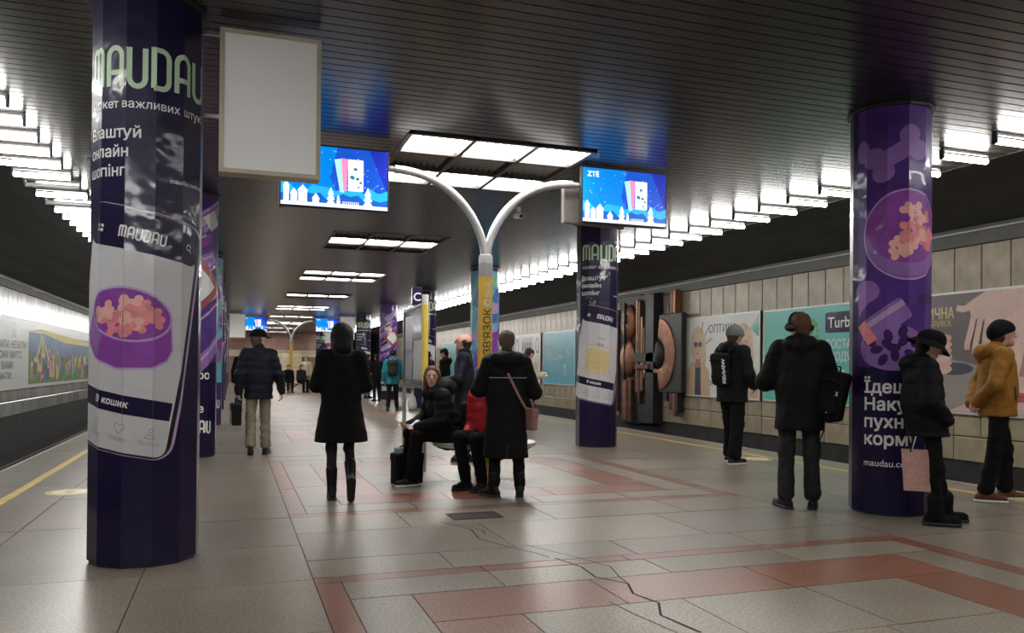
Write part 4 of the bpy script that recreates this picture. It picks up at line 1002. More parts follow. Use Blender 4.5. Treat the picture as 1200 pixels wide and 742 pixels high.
HBLK = cloth('hair_black', (.007, .006, .006), .6, .3, 45); HBRN = cloth('hair_brown', (.06, .032, .02), .45, .6, 45); HAUB = cloth('hair_auburn', (.11, .04, .02), .4, .6, 45); HGRY = cloth('hair_grey_brown', (.10, .075, .06), .5, .6, 45); HLT = cloth('hair_fair_brown', (.10, .05, .028), .6, .6, 45)

FL = ((0, 1, 0), .74)   # torsos are flatter front to back
def wr_disp(a=.004, fz=26., seed=0.):
    """soft cloth folds: ridged waves running in a few directions"""
    r = random.Random(int(seed*100)+int(fz)); W = []
    for i in range(7):
        th, ph = r.uniform(0, PI), r.uniform(.35, 1.25); f = fz*r.uniform(.7, 1.9)
        W.append((f*math.cos(th)*math.sin(ph), f*math.sin(th)*math.sin(ph), f*math.cos(ph), r.uniform(0, 6), r.uniform(0, 6)))
    def fn(X, Y, Z):
        o = 0
        for i, (kx, ky, kz, p0, p1) in enumerate(W):
            e = .5+.5*np.sin(.31*kz*X+.27*kx*Y+.35*ky*Z+p1)     # each family of folds comes and goes
            o = o+e*((1-np.abs(np.sin(.5*(kx*X+ky*Y+kz*Z+1.2*np.sin(5*X+7*Z+p1))+p0)))**2-.35)
        return (a*.75*o).astype(np.float32)
    return fn
def puff_disp(step=.075, a=.009):
    w = wr_disp(.0045, 45, step*30)
    return lambda X, Y, Z: a*(np.abs(np.sin(PI*(Z+.008*np.sin(9*X))/step))**.6-.6)+w(X, Y, Z)

class Person:
    def __init__(s, label, loc, heading, H=1.75, res=1., group=None):
        """heading in degrees: 0 = facing +y (away), 90 = facing +x (right)"""
        s.e = tag(empty('person', (loc[0], loc[1], 0), -math.radians(heading)), label, 'person', group)
        s.k = H/1.75; s.res = res
        J = dict(pel=(0, 0, .97), waist=(0, 0, 1.10), chest=(0, 0, 1.29), neck=(0, -.01, 1.46), head=(0, .02, 1.625),
                 shL=(-.175, 0, 1.41), shR=(.175, 0, 1.41), elL=(-.24, -.03, 1.13), elR=(.24, -.03, 1.13), wrL=(-.25, .05, .89), wrR=(.25, .05, .89),
                 hpL=(-.09, 0, .93), hpR=(.09, 0, .93), knL=(-.1, .02, .50), knR=(.1, .02, .50), anL=(-.1, -.03, .09), anR=(.1, -.03, .09))
        s.J = {k: np.array(v, float) for k, v in J.items()}; s.hy = s.hp = 0.; s.fy = dict(L=8., R=-8.); s.fp = dict(L=0., R=0.)
        s.hand = dict(L=((0, .1, -1), (1, 0, 0), .35), R=((0, .1, -1), (-1, 0, 0), .35))
    def set(s, **kw):
        for k, v in kw.items(): s.J[k] = np.array(v, float)
        return s
    def shift(s, names, d):
        for n in names.split(): s.J[n] = s.J[n]+np.array(d, float)
        return s
    def j(s, n): return s.J[n]*s.k
    def headpt(s, p):
        R = rotm(-s.hy, s.hp); return s.j('head')+R@(np.array(p, float)*s.k)
    def obj(s, name, prims, m, h=.012, disp=None, cut=None, label=None): return sdf_obj(name, prims, h*s.res, m, s.e, disp, cut, label)
    def body(s, m=None, eyes=False, h=.008):
        k = s.k; j = s.j; m = m or SKIN; hp = s.headpt; R = rotm(-s.hy, s.hp); P = []
        fx = tuple(R@np.array((1., 0, 0)))
        P += [cap(j('pel'), j('waist'), .115*k, .11*k, .05, flat=FL), cap(j('waist'), j('chest'), .11*k, .125*k, .06, flat=FL), cap(j('shL')*.9+j('chest')*.1, j('shR')*.9+j('chest')*.1, .055*k, k=.06), cap(j('chest'), j('neck'), .09*k, .06*k, .05)]
        for q in 'LR':
            P += [cap(j('sh'+q), j('el'+q), .045*k, .036*k), cap(j('el'+q), j('wr'+q), .036*k, .026*k, .02), cap(j('hp'+q), j('kn'+q), .055*k, .036*k), cap(j('kn'+q), j('an'+q), .036*k, .028*k)]
        P += [cap(j('neck'), hp((0, -.02, -.06)), .052*k, .05*k, .03)]
        P += [cap(hp((0, -.035, .035)), hp((0, .015, .04)), .083*k, .08*k, .03), cap(hp((0, .025, -.0)), hp((0, .045, -.055)), .064*k, .045*k, .03), cap(hp((0, .045, -.06)), hp((0, .062, -.088)), .036*k, .024*k, .025)]
        P += [cap(hp((0, .092, .03)), hp((0, .112, -.008)), .008*k, .013*k, .012), ball(hp((0, .104, -.014)), .011*k, .01), cap(hp((-.032, .082, .036)), hp((.032, .082, .036)), .012*k, k=.015)]
        P += [ball(hp((sx*.031, .098, .018)), .012*k, .014, '-') for sx in (-1, 1)]
        P += [cap(hp((-.017, .086, -.045)), hp((.017, .086, -.045)), .008*k, k=.008), cap(hp((-.013, .085, -.055)), hp((.013, .085, -.055)), .008*k, k=.008)]
        P += [cap(hp((sx*.079, -.005, .022)), hp((sx*.077, .0, -.025)), .018*k, .012*k, .006, flat=(fx, .4)) for sx in (-1, 1)]
        for q, sx in (('L', -1), ('R', 1)):
            d, n, cu = s.hand[q]; d = np.array(d, float); d /= np.linalg.norm(d); n = np.array(n, float); n -= d*(n@d); n /= np.linalg.norm(n); wv = np.cross(d, n)
            th = 1. if (wv@np.array((0, 1, 0)))*1 >= 0 else -1.
            if abs(wv[1]) < .3: th = 1. if (wv[0]*-sx) >= 0 else -1.
            wv = wv*th       # towards the thumb side
            o = j('wr'+q)
            P += [cap(o, o+d*.03*k, .026*k, .03*k, .015, flat=(tuple(n), .7)), cap(o+d*.035*k-wv*.012*k, o+d*.075*k-wv*.016*k, .026*k, .024*k, .012, flat=(tuple(n), .55)), cap(o+d*.035*k+wv*.012*k, o+d*.08*k+wv*.016*k, .026*k, .024*k, .012, flat=(tuple(n), .55))]
            for i, (off, ln) in enumerate(((.030, .068), (.010, .076), (-.010, .070), (-.029, .055))):
                b = o+d*.085*k+wv*off*k; a1 = cu*1.0; a2 = cu*2.2
                m1 = b+(d*math.cos(a1)+n*math.sin(a1))*ln*.52*k; m2 = m1+(d*math.cos(a2)+n*math.sin(a2))*ln*.48*k
                P += [cap(b, m1, .0095*k, .0088*k, .006), cap(m1, m2, .0088*k, .0075*k, .003)]
            b = o+d*.03*k+wv*.03*k; m1 = b+(d*.6+wv*.6+n*.35)*.04*k; m2 = m1+(d*.9+n*.35)*.032*k
            P += [cap(b, m1, .012*k, .0105*k, .012), cap(m1, m2, .0105*k, .009*k, .003)]
        s.obj('body', P, m, h)
        if eyes:
            for sx in (-1, 1):
                mb = MB(); c = hp((sx*.031, .0835, .018)); mb.lathe([(.001, -.0055), (.006, -.0035), (.0075, 0), (.006, .0035), (.001, .0055)], c, 10); mb.build('eye', EYE, s.e, True)
                mb = MB(); mb.tube([hp((sx*.016, .0925, .037)), hp((sx*.03, .0925, .041)), hp((sx*.046, .083, .037))], .0028, 6); mb.build('eyebrow', HBRN, s.e, True)
            mb = MB(); mb.tube([hp((-.02, .0905, -.049)), hp((-.006, .0955, -.0475)), hp((.006, .0955, -.0475)), hp((.02, .0905, -.049))], [.002, .0052, .0052, .002], 8); mb.build('lips', mat('lips', (.36, .13, .11), .5), s.e, True)
        return s
    def trousers(s, m, w=1., cuff=.10, h=.012, disp=None, hang=0.):
        k = s.k; j = s.j; P = [cap(j('hpL'), j('hpR'), .085*k*w, k=.05, flat=((0, 1, 0), 1.05)), cap(j('pel'), j('waist'), .12*k, .12*k, .05, flat=FL)]; cut = None
        for q in 'LR':
            d = j('an'+q)-j('kn'+q); ln = np.linalg.norm(d); e = j('kn'+q)+d*max(0., 1-(cuff-.06)/max(ln, .1)*1.)
            P += [cap(j('hp'+q), j('kn'+q), .084*k*w, .068*k*w, .035), cap(j('kn'+q), e, .066*k*w, (.058+hang)*k*w, .03)]
        s.obj('trousers', P, m, h, disp or wr_disp(.0075, 34, abs(float(s.e.location.y))*3)); return s
    def shoe(s, q, kind, m, sole):
        k = s.k; a = s.j('an'+q); y = math.radians(s.fy[q]); p = math.radians(s.fp[q])
        f = np.array((math.sin(y)*math.cos(p)*-1 if False else math.sin(-y)*math.cos(p)*1., math.cos(y)*math.cos(p), math.sin(-p)))
        u = np.array((-f[0]*f[2], -f[1]*f[2], f[0]**2+f[1]**2)); u /= np.linalg.norm(u); rr = np.cross(f, u)
        heel = a-u*.05*k-f*.045*k; toe = a-u*.055*k+f*.155*k; fl = (tuple(rr), .86)
        P = [cap(heel, toe, .046*k, .038*k, .03, flat=fl), cap(a-f*.01, a-u*.03*k+f*.07*k, .042*k, .036*k, .03)]
        if kind == 'boot': P += [cap(a, a+np.array((0, 0, .1))*k+(s.j('kn'+q)-a)*.1, .05*k, .058*k, .02)]
        elif kind == 'tall': P += [cap(a, a+(s.j('kn'+q)-a)*.5, .045*k, .058*k, .02)]
        elif kind == 'fur': P = [cap(heel, toe, .058*k, .052*k, .03, flat=fl), cap(a, a+np.array((0, 0, .13))*k, .065*k, .072*k, .03)]
        b = a-u*.09*k
        sh = s.obj('shoe', P, m, .009, cut=[(-u[0], -u[1], -u[2], float(-(u@(b+u*.012*k))))])
        P2 = [cap(heel-u*.03*k, toe-u*.025*k, .052*k, .044*k, .01, flat=fl)]
        if kind == 'fur': P2 = [cap(heel-u*.03*k, toe-u*.025*k, .064*k, .058*k, .01, flat=fl)]
        o = sdf_obj('sole', P2, .008*s.res, sole, s.e, None, [(-u[0], -u[1], -u[2], float(-(u@b))), (u[0], u[1], u[2], float(u@(b+u*.026*k)))]); o.parent = sh
        return s
    def shoes(s, kind, m, sole):
        for q in 'LR': s.shoe(q, kind, m, sole)
        return s
    def coat(s, m, hem=.85, wb=.2, wt=.17, sl=.062, disp=None, h=.011, hood=False, collar=True, name='coat', depth=.74, cutb=True, sleeve_end=.97, cuffs=None, bust=0.):
        k = s.k; j = s.j; fl = ((0, 1, 0), depth)
        P = [cap(j('chest'), j('waist'), wt*k, wt*.98*k, .06, flat=fl), cap(j('shL')*.92+j('neck')*.08, j('shR')*.92+j('neck')*.08, .078*k, k=.06), cap(j('chest'), j('neck'), .125*k, .085*k, .06, flat=((0, 1, 0), .85))]
        low = np.array((j('pel')[0], j('pel')[1], hem*k))
        if cutb: P += [cap(j('waist'), low, wt*.98*k, wb*k, .08, flat=fl)]
        else: P += [cap(j('waist'), j('pel'), wt*.98*k, wb*k, .08, flat=fl)]
        for q in 'LR':
            P += [cap(j('sh'+q), j('el'+q), (sl+.012)*k, sl*k, .05), cap(j('el'+q), j('el'+q)+(j('wr'+q)-j('el'+q))*sleeve_end, sl*k, (sl-.014)*k, .03)]
        if collar: P += [cap(j('neck')+np.array((0, -.01, -.02))*k, j('neck')+np.array((0, .0, .045))*k, .082*k, .075*k, .03)]
        if hood: P += [cap(j('neck')+np.array((-.075, -.075, .01))*k, j('neck')+np.array((.075, -.075, .01))*k, .072*k, k=.03), cap(j('neck')+np.array((0, -.11, -.02))*k, j('neck')+np.array((0, -.10, -.13))*k, .085*k, .04*k, .03)]+[cap(j('neck')+np.array((sx*.095, -.05, .0))*k, j('neck')+np.array((sx*.06, .06, -.01))*k, .05*k, .04*k, .03) for sx in (-1, 1)]
        s.obj(name, P, m, h, disp or wr_disp(.0075, 24, abs(float(s.e.location.x))*3), [(0, 0, -1, -hem*k)] if cutb else None); return s
    def hair(s, kind, m):
        hp = s.headpt; k = s.k; h = .009
        if kind == 'short':
            P = [cap(hp((0, -.04, .045)), hp((0, .008, .052)), .091*k, .088*k, .03), cap(hp((0, -.05, -.01)), hp((0, -.045, -.055)), .076*k, .06*k, .03)]
            P += [cap(hp((0, .12, -.03)), hp((0, .13, .03)), .095*k, .07*k, .02, '-')]+[ball(hp((sx*.09, .015, -.01)), .03*k, .01, '-') for sx in (-1, 1)]
        elif kind == 'bald':
            P = [cap(hp((0, -.05, .0)), hp((0, -.05, -.04)), .078*k, .062*k, .03), cap(hp((-.05, -.02, .015)), hp((.05, -.02, .015)), .046*k, k=.03), cap(hp((0, .12, -.03)), hp((0, .1, .1)), .095*k, .08*k, .02, '-')]
        elif kind == 'bob':
            P = [cap(hp((0, -.04, .05)), hp((0, .012, .058)), .104*k, .098*k, .03), cap(hp((0, -.05, 0)), hp((0, -.06, -.11)), .106*k, .098*k, .04)]+[cap(hp((sx*.06, -.0, .0)), hp((sx*.07, .012, -.09)), .045*k, .04*k, .04) for sx in (-1, 1)]
            P += [cap(hp((0, .125, -.09)), hp((0, .125, .02)), .085*k, .072*k, .02, '-')]
        else:
            P = [cap(hp((0, -.04, .05)), hp((0, .01, .053)), .093*k, .09*k, .03), cap(hp((0, -.06, 0)), hp((0, -.075, -.2)), .085*k, .06*k, .04)]+[cap(hp((sx*.07, .01, .01)), hp((sx*.075, .02, -.12)), .03*k, .026*k, .03) for sx in (-1, 1)]
            P += [cap(hp((0, .12, -.08)), hp((0, .125, .03)), .085*k, .068*k, .02, '-')]
        s.obj('hair', P, m, h, wr_disp(.0045, 120, abs(float(s.e.location.x))*7)); return s
    def hat(s, kind, m):
        hp = s.headpt; k = s.k; R = rotm(-s.hy, s.hp); u = R@np.array((0, 0, 1.)); c0 = hp((0, 0, 0))
        if kind == 'beanie':
            P = [cap(hp((0, -.045, .045)), hp((0, .012, .055)), .097*k, .094*k, .03), ball(hp((0, -.03, .10)), .06*k, .04), cap(hp((0, -.06, .02)), hp((0, -.05, .02)), .08*k, .09*k)]
            nn = -(u-.35*R[:, 1]); o = s.obj('beanie', P, m, .008, lambda X, Y, Z: .0015*np.sin(220*X+150*Y), [(nn[0], nn[1], nn[2], float(nn@hp((0, 0, .008))))])
        elif kind == 'cap':
            P = [cap(hp((0, -.04, .055)), hp((0, .015, .06)), .096*k, .094*k, .03)]
            o = s.obj('flat_cap', P, m, .008, None, [(-u[0], -u[1], -u[2], float(-(u@hp((0, 0, .035)))))])
            P = [cap(hp((0, .085, .05)), hp((0, .13, .035)), .07*k, .065*k, .02, flat=(tuple(u), .14))]; sdf_obj('visor', P, .006*s.res, m, s.e).parent = o
        elif kind == 'bucket':
            P = [cap(hp((0, -.04, .06)), hp((0, .01, .075)), .104*k, .1*k, .03), cap(hp((0, -.015, .11)), hp((0, -.01, .11)), .075*k, k=.03, flat=(tuple(u), .6))]
            o = s.obj('bucket_hat', P, m, .008, None, [(-u[0], -u[1], -u[2], float(-(u@hp((0, 0, .03)))))])
            mb = MB(); n = 36; prof = [(.1, .05), (.125, .025), (.178, -.018), (.18, -.022), (.174, -.022), (.122, .015), (.096, .04)]; vs = []; fs = []
            for q, z in prof:
                for i in range(n):
                    a = 2*PI*i/n; vs.append(tuple(hp((q*math.cos(a)*.96, -.014+q*math.sin(a)*1.1, z+.004*math.sin(3*a)+.02))))
            L = len(prof)
            for i in range(L):
                for q in range(n): fs.append((i*n+q, i*n+(q+1) % n, ((i+1) % L)*n+(q+1) % n, ((i+1) % L)*n+q))
            mb.add(vs, fs); b = mb.build('brim', m, o, True)
        return s
    def strap(s, pts, wd, th, m, name='strap'):
        mb = MB(); pts = [Vector(np.array(p)*s.k) for p in pts]; mb.tube(pts, wd/2, 8); o = mb.build(name, m, s.e, True); return o
def P_scarf(p, m, r=.088):
    j, k = p.j, p.k; c = j('neck'); P = []
    for ring, (rad, th, z) in enumerate(((r*.82, .036, .035), (r*.95, .04, -.005))):
        pts = [c+np.array((rad*math.cos(a), rad*.9*math.sin(a)+.005, z+.012*math.sin(2*a+ring)))*k for a in np.linspace(0, 2*PI, 11)]
        P += [cap(pts[i], pts[i+1], th*k, k=.02) for i in range(10)]
    p.obj('scarf', P, m, .009, wr_disp(.006, 70))
# ---------------------------------------------------------------- 1 woman in a black coat walking away
p = Person('dark haired woman in a knee length black coat walking away', (.99, 7.85), 3, 1.67)
p.set(knL=(-.09, .03, .5), anL=(-.085, -.02, .09), knR=(.085, .06, .52), anR=(.085, -.22, .21), elL=(-.25, .02, 1.13), elR=(.25, .02, 1.13), wrL=(-.10, .20, 1.12), wrR=(.10, .22, 1.16), head=(0, .035, 1.61))
p.hand = dict(L=((.4, .8, .2), (1, 0, 0), .5), R=((-.4, .8, .2), (-1, 0, 0), .5)); p.hp = -12; p.fp = dict(L=0, R=62); p.fy = dict(L=3, R=-3)
p.body(SKIN).trousers(KCHAR, .8, .1).shoes('tall', LEA, RUB)
p.coat(KBLK, .575, .27, .178, .066, name='coat', depth=.78).hair('bob', HBLK); P_scarf(p, KCHAR, .082)
pp = p.e
# ---------------------------------------------------------------- 2 man in flat cap with a briefcase
p = Person('man in black cap, navy padded jacket and khaki trousers walking away', (.36, 12.05), -4, 1.76)
p.set(knL=(-.10, .02, .5), anL=(-.11, -.10, .12), knR=(.10, .08, .5), anR=(.11, .06, .09), elL=(-.26, -.04, 1.13), wrL=(-.27, -.02, .88), elR=(.27, -.03, 1.13), wrR=(.32, .02, .89))
p.hy = 62; p.hand = dict(L=((0, .05, -1), (1, 0, 0), .9), R=((.05, .1, -1), (-1, 0, 0), .5)); p.fp = dict(L=20, R=0); p.fy = dict(L=-5, R=-20)
p.body(SKINR, True).trousers(KTAN, 1.06, .1, hang=.012).shoes('shoe', LEA, RUB).coat(KNAVY, .79, .195, .19, .07, puff_disp(.11, .010), hood=False, name='jacket').hat('cap', KBLK).hair('short', HGRY)
b = tag(empty('briefcase', (.36-.305, 12.04, .42), math.radians(4)), 'black briefcase in the left hand of the capped man', 'bag')
sdf_obj('case_body', [rbox((0, 0, .16), (.045, .19, .13), .02)], .01, LEA, b)
sdf_obj('flap', [rbox((0.0, 0, .245), (.056, .18, .055), .012)], .009, KBLK2, b)
mb = MB(); mb.tube([(0, -.07, .31), (0, -.06, .37), (0, 0, .395), (0, .06, .37), (0, .07, .31)], .011, 8); mb.build('handle', LEA, b, True)
for sy in (-.08, .08): mb = MB(); mb.box(-.072, -.066, sy-.012, sy+.012, .17, .22); mb.build('buckle', STEEL, b)
# ---------------------------------------------------------------- 3 woman in long black coat with a rose bag
p = Person('person in a long black coat with a rose bag strap, back to camera', (2.56, 7.58), 14, 1.63)
p.set(elL=(-.29, .05, 1.13), elR=(.30, .03, 1.10), wrL=(-.12, .27, 1.12), wrR=(.14, .27, 1.08), knL=(-.1, .02, .5), anL=(-.13, -.03, .09), anR=(.15, -.03, .09), knR=(.13, .02, .5), head=(0, .03, 1.62))
p.hand = dict(L=((.6, .6, .2), (0, 0, -1), .5), R=((-.6, .6, .2), (0, 0, -1), .5)); p.hp = -10; p.fy = dict(L=45, R=-8)
p.body(SKIN).trousers(KBLK, 1.0, .1, hang=.008).shoes('boot', LEA, RUB)
p.coat(KBLK2, .41, .245, .20, .082, hood=False, depth=.74, name='coat').hair('short', HGRY); P_scarf(p, cloth('pale_grey_collar', (.30, .30, .31)), .10)
p.obj('hood', [cap(p.j('neck')+np.array((-.10, -.08, -.01)), p.j('neck')+np.array((.10, -.08, -.01)), .075, k=.04), cap(p.j('neck')+np.array((-.12, -.02, 0)), p.j('neck')+np.array((-.09, .06, .0)), .05, k=.04), cap(p.j('neck')+np.array((.12, -.02, 0)), p.j('neck')+np.array((.09, .06, .0)), .05, k=.04), cap(p.j('neck')+np.array((0, -.10, -.03)), p.j('neck')+np.array((0, -.09, -.13)), .09, .05, .05)], KBLK2, .01, wr_disp(.005, 50))
PIP = cloth('pale_piping', (.30, .30, .31), .4, 0)
def back_line(p, z, x0, x1, yf, m, name, r=.005):
    mb = MB(); k = p.k; mb.tube([(k*x, k*yf(x), k*z) for x in np.linspace(x0, x1, 9)], r, 6); return mb.build(name, m, p.e, True)
back_line(p, 1.255, -.19, .2, lambda x: -.172+1.5*x*x, PIP, 'reflective_piping'); back_line(p, 1.47, -.12, .12, lambda x: -.155+1.1*x*x, PIP, 'hood_piping', .004)
mb = MB(); mb.box(-.006*p.k, .006*p.k, -.205*p.k, -.17*p.k, .412*p.k, .56*p.k); mb.build('coat_vent', BLACK, p.e)
p.strap([(.0, -.155, 1.30), (.05, -.168, 1.2), (.10, -.17, 1.1), (.155, -.16, 1.0), (.20, -.13, .93)], .026, .006, KROSE, 'bag_strap')
b = tag(empty('shoulder_bag', (2.56+.225, 7.58-.07, .66), math.radians(20)), 'rose leather bag hanging at the right hip of the long coat', 'bag')
sdf_obj('bag_body', [rbox((0, 0, .10), (.02, .075, .09), .015), rbox((0, 0, .16), (.025, .07, .02), .018, .03)], .01, KROSE, b)
mb = MB(); mb.tube([(0, -.06, .19), (-.015, -.055, .25), (-.03, -.04, .30)], .01, 8); mb.build('bag_strap', KROSE, b, True)
# ---------------------------------------------------------------- 4 seated woman in black hooded jacket
def seated(p, lean=0., legs=.0, seat=.45):
    """hips on a seat .45 m high, knees forward"""
    k = p.k; z0 = seat/k+.115
    d = z0-.97
    p.shift('pel waist chest neck head shL shR elL elR wrL wrR hpL hpR', (0, 0, d))
    for n, f in (('waist', .25), ('chest', .6), ('neck', .95), ('shL', .85), ('shR', .85), ('head', 1.1)): p.shift(n, (0, lean*f, -abs(lean)*f*.25))
    p.set(hpL=(-.10, 0, z0-.02), hpR=(.10, 0, z0-.02), knL=(-.12, .43+legs, z0-.02), knR=(.12, .43+legs, z0-.02), anL=(-.11, .40+legs, .09), anR=(.11, .42+legs, .09)); return p
p = Person('auburn haired woman in black hooded jacket sitting on the bench, looking round', (2.24, 8.62), -97, 1.68)
seated(p, .16, -.02); z = p.J['chest'][2]
p.set(elL=(-.24, .16, z-.16), elR=(.24, .18, z-.14), wrL=(-.10, .40, z-.24), wrR=(.07, .42, z-.22), anL=(-.09, .46, .09), anR=(.10, .42, .09)); p.hy = -65; p.hp = 4
p.hand = dict(L=((.3, 1, -.1), (0, 0, 1), .6), R=((-.3, 1, -.1), (0, 0, 1), .6)); p.fy = dict(L=6, R=-6)
p.body(SKIN, True).trousers(KBLK, 1.12, .09, hang=.02).shoes('shoe', LEA, WHT).coat(KBLK2, .42, .22, .20, .078, puff_disp(.09, .008), cutb=False, name='jacket').hair('long', HAUB)
nk = p.j('neck'); p.obj('hood', [cap(nk+np.array((-.10, -.06, .04)), nk+np.array((.10, -.06, .04)), .09, k=.05), cap(nk+np.array((-.03, -.12, .05)), nk+np.array((.06, -.12, .06)), .10, k=.05), cap(nk+np.array((-.12, .0, .0)), nk+np.array((-.07, .09, -.02)), .06, k=.04), cap(nk+np.array((.12, .0, .0)), nk+np.array((.07, .09, -.02)), .06, k=.04)], KBLK2, .01, wr_disp(.006, 40))
M4 = p.e
ph = tag(empty('smartphone', (1.845, 8.585, .655), math.radians(20)), 'pale smartphone in the hands of the seated woman', 'phone')
mb = MB(); mb.bbox(-.075, .075, -.038, .038, -.005, .005, .003, Matrix.Rotation(-.5, 4, 'Y')); mb.build('case', mat('phone_case_pale', (.5, .52, .55), .3), ph)
mb = MB(); mb.box(-.069, .069, -.034, .034, .0052, .006, Matrix.Rotation(-.5, 4, 'Y')); mb.build('screen', mat('phone_glow', (.6, .65, .7), .2, emit=.25, var=0), ph)
b = tag(empty('shopping_bag', (1.80, 8.66, 0), math.radians(12)), 'black shopping bag standing on the floor by the seated woman', 'bag')
sdf_obj('bag_body', [rbox((0, 0, .165), (.15, .07, .15), .012), rbox((0, 0, .3), (.155, .08, .03), .01, .03)], .011, KBLK2, b, wr_disp(.006, 30))
for s in (-1, 1):
    mb = MB(); mb.tube([(-.08, s*.075, .33), (-.06, s*.06, .40), (0, s*.05, .42), (.06, s*.06, .40), (.08, s*.075, .33)], .008, 6); mb.build('handle', KBLK2, b, True)
sdf_obj('blue_cloth', [rbox((-.10, -.01, .34), (.03, .04, .05), .01)], .01, cloth('pale_blue', (.25, .33, .40)), b)
# ---------------------------------------------------------------- 5 person in red jacket on the bench
p = Person('person in a bright red jacket sitting on the bench behind the long coat', (2.60, 8.16), -122, 1.66)
seated(p, .10, -.02); z = p.J['chest'][2]
p.set(elL=(-.24, .06, z-.24), elR=(.24, .06, z-.24), wrL=(-.16, .27, z-.33), wrR=(.16, .27, z-.33), anL=(-.10, .27, .09), anR=(.10, .31, .09)); p.hp = -15
p.hand = dict(L=((.2, 1, -.3), (0, 0, -1), .4), R=((-.2, 1, -.3), (0, 0, -1), .4))
p.body(SKIN).trousers(KBLK, 1.1, .09).shoes('boot', LEA, RUB).coat(KRED, .42, .21, .19, .075, puff_disp(.10, .011), hood=True, cutb=False, name='jacket').hair('short', HBRN)
# ---------------------------------------------------------------- 6 balding man behind the pole
p = Person('balding man in a navy coat standing behind the yellow pole', (2.96, 10.55), -70, 1.72)
p.set(elL=(-.25, .05, 1.13), wrL=(-.12, .26, 1.10), elR=(.25, .05, 1.13), wrR=(.12, .28, 1.05)); p.hand = dict(L=((.5, .7, 0), (0, 0, -1), .5), R=((-.5, .7, 0), (0, 0, -1), .5)); p.hp = 6
p.body(SKINR, True).trousers(KBLK).shoes('shoe', LEA, RUB).coat(KNAVY, .62, .21, .185, .07, name='coat').hair('bald', HBRN); P_scarf(p, KBLK, .07)
# ---------------------------------------------------------------- 7 dark haired man further back
p = Person('dark haired man in black jacket looking down, before the far wall poster', (5.05, 19.8), -60, 1.72, 1.5)
p.set(elL=(-.25, .04, 1.13), wrL=(-.08, .25, 1.12), elR=(.25, .05, 1.13), wrR=(.08, .25, 1.12)); p.hand = dict(L=((.4, .8, 0), (0, 0, -1), .5), R=((-.4, .8, 0), (0, 0, -1), .5)); p.hp = -25
p.body(SKIN).trousers(KBLK).shoes('shoe', LEA, RUB).coat(KBLK2, .80, .19, .185, .07, hood=True, name='jacket').hair('short', HBLK)
# ---------------------------------------------------------------- 8 person in cream jacket with a tablet
p = Person('person in a cream jacket holding a tablet beside the right platform edge', (5.80, 15.75), 75, 1.66, 1.25)
p.set(elL=(-.22, .06, 1.13), wrL=(-.10, .33, 1.18), elR=(.22, .06, 1.13), wrR=(.08, .33, 1.18)); p.hand = dict(L=((.3, 1, .2), (0, 0, 1), .5), R=((-.3, 1, .2), (0, 0, 1), .5)); p.hp = -28
p.body(SKIN).trousers(KBLK, .95).shoes('boot', LEA, RUB).coat(KCREAM, .72, .19, .18, .07, hood=True, name='jacket').hair('short', HBRN)
a = math.radians(75); b = tag(empty('tablet', (5.80+math.sin(a)*.42, 15.75+math.cos(a)*.42, 1.14), -a), 'small tablet in the hands of the cream jacket person', 'tablet')
mb = MB(); mb.bbox(-.11, .11, -.006, .006, -.07, .07, .004, Matrix.Rotation(.6, 4, 'X')); mb.build('case', BLACK, b); mb = MB(); mb.box(-.10, .10, -.0085, -.0062, -.06, .06, Matrix.Rotation(.6, 4, 'X')); mb.build('screen', mat('tablet_glow', (.7, .6, .5), .2, emit=.25, var=0), b)
# ---------------------------------------------------------------- bags
def backpack(loc, heading, label, m, size=(.15, .075, .22), text=None, straps=True, tilt=0., lean=0.):
    b = tag(empty('backpack', loc), label, 'backpack'); b.rotation_euler = (math.radians(lean), math.radians(tilt), -math.radians(heading))
    sx, sy, sz = size
    sdf_obj('main_pocket', [cap((0, 0, -sz*.45), (0, sy*.1, sz*.45), sx*.92, sx*.72, .04, flat=((0, 1, 0), sy/sx)), rbox((0, sy*.2, 0), (sx*.7, sy*.45, sz*.75), .03, .04), cap((-sx*.45, 0, sz*.62), (sx*.45, 0, sz*.62), sy*.75, k=.05)], .011, m, b, wr_disp(.006, 30))
    sdf_obj('front_pocket', [cap((-sx*.3, -sy*.85, -sz*.45), (sx*.3, -sy*.85, -sz*.45), sx*.42, k=.03, flat=((0, 1, 0), .35)), cap((-sx*.25, -sy*.75, -sz*.1), (sx*.25, -sy*.75, -sz*.1), sx*.4, k=.04, flat=((0, 1, 0), .3))], .01, m, b, wr_disp(.004, 40))
    mb = MB(); mb.tube([(-.035, sy*.3, sz-.03), (-.025, sy*.3, sz+.02), (.025, sy*.3, sz+.02), (.035, sy*.3, sz-.03)], .008, 6); mb.build('handle', m, b, True)
    if straps:
        for s in (-1, 1):
            mb = MB(); mb.tube([(s*sx*.6, sy*.9, sz*.8), (s*sx*.75, sy*1.2, sz*1.05), (s*sx*.8, sy*1.9, sz*1.1)], .018, 8); mb.build('strap', m, b, True)
    mb = MB(); mb.tube([(x, -sy-.012-.0*x, sz*.42+.05*(1-(x/sx)**2)) for x in np.linspace(-sx*.75, sx*.75, 9)], .004, 5); mb.build('zip', BLACK, b, True)
    return b
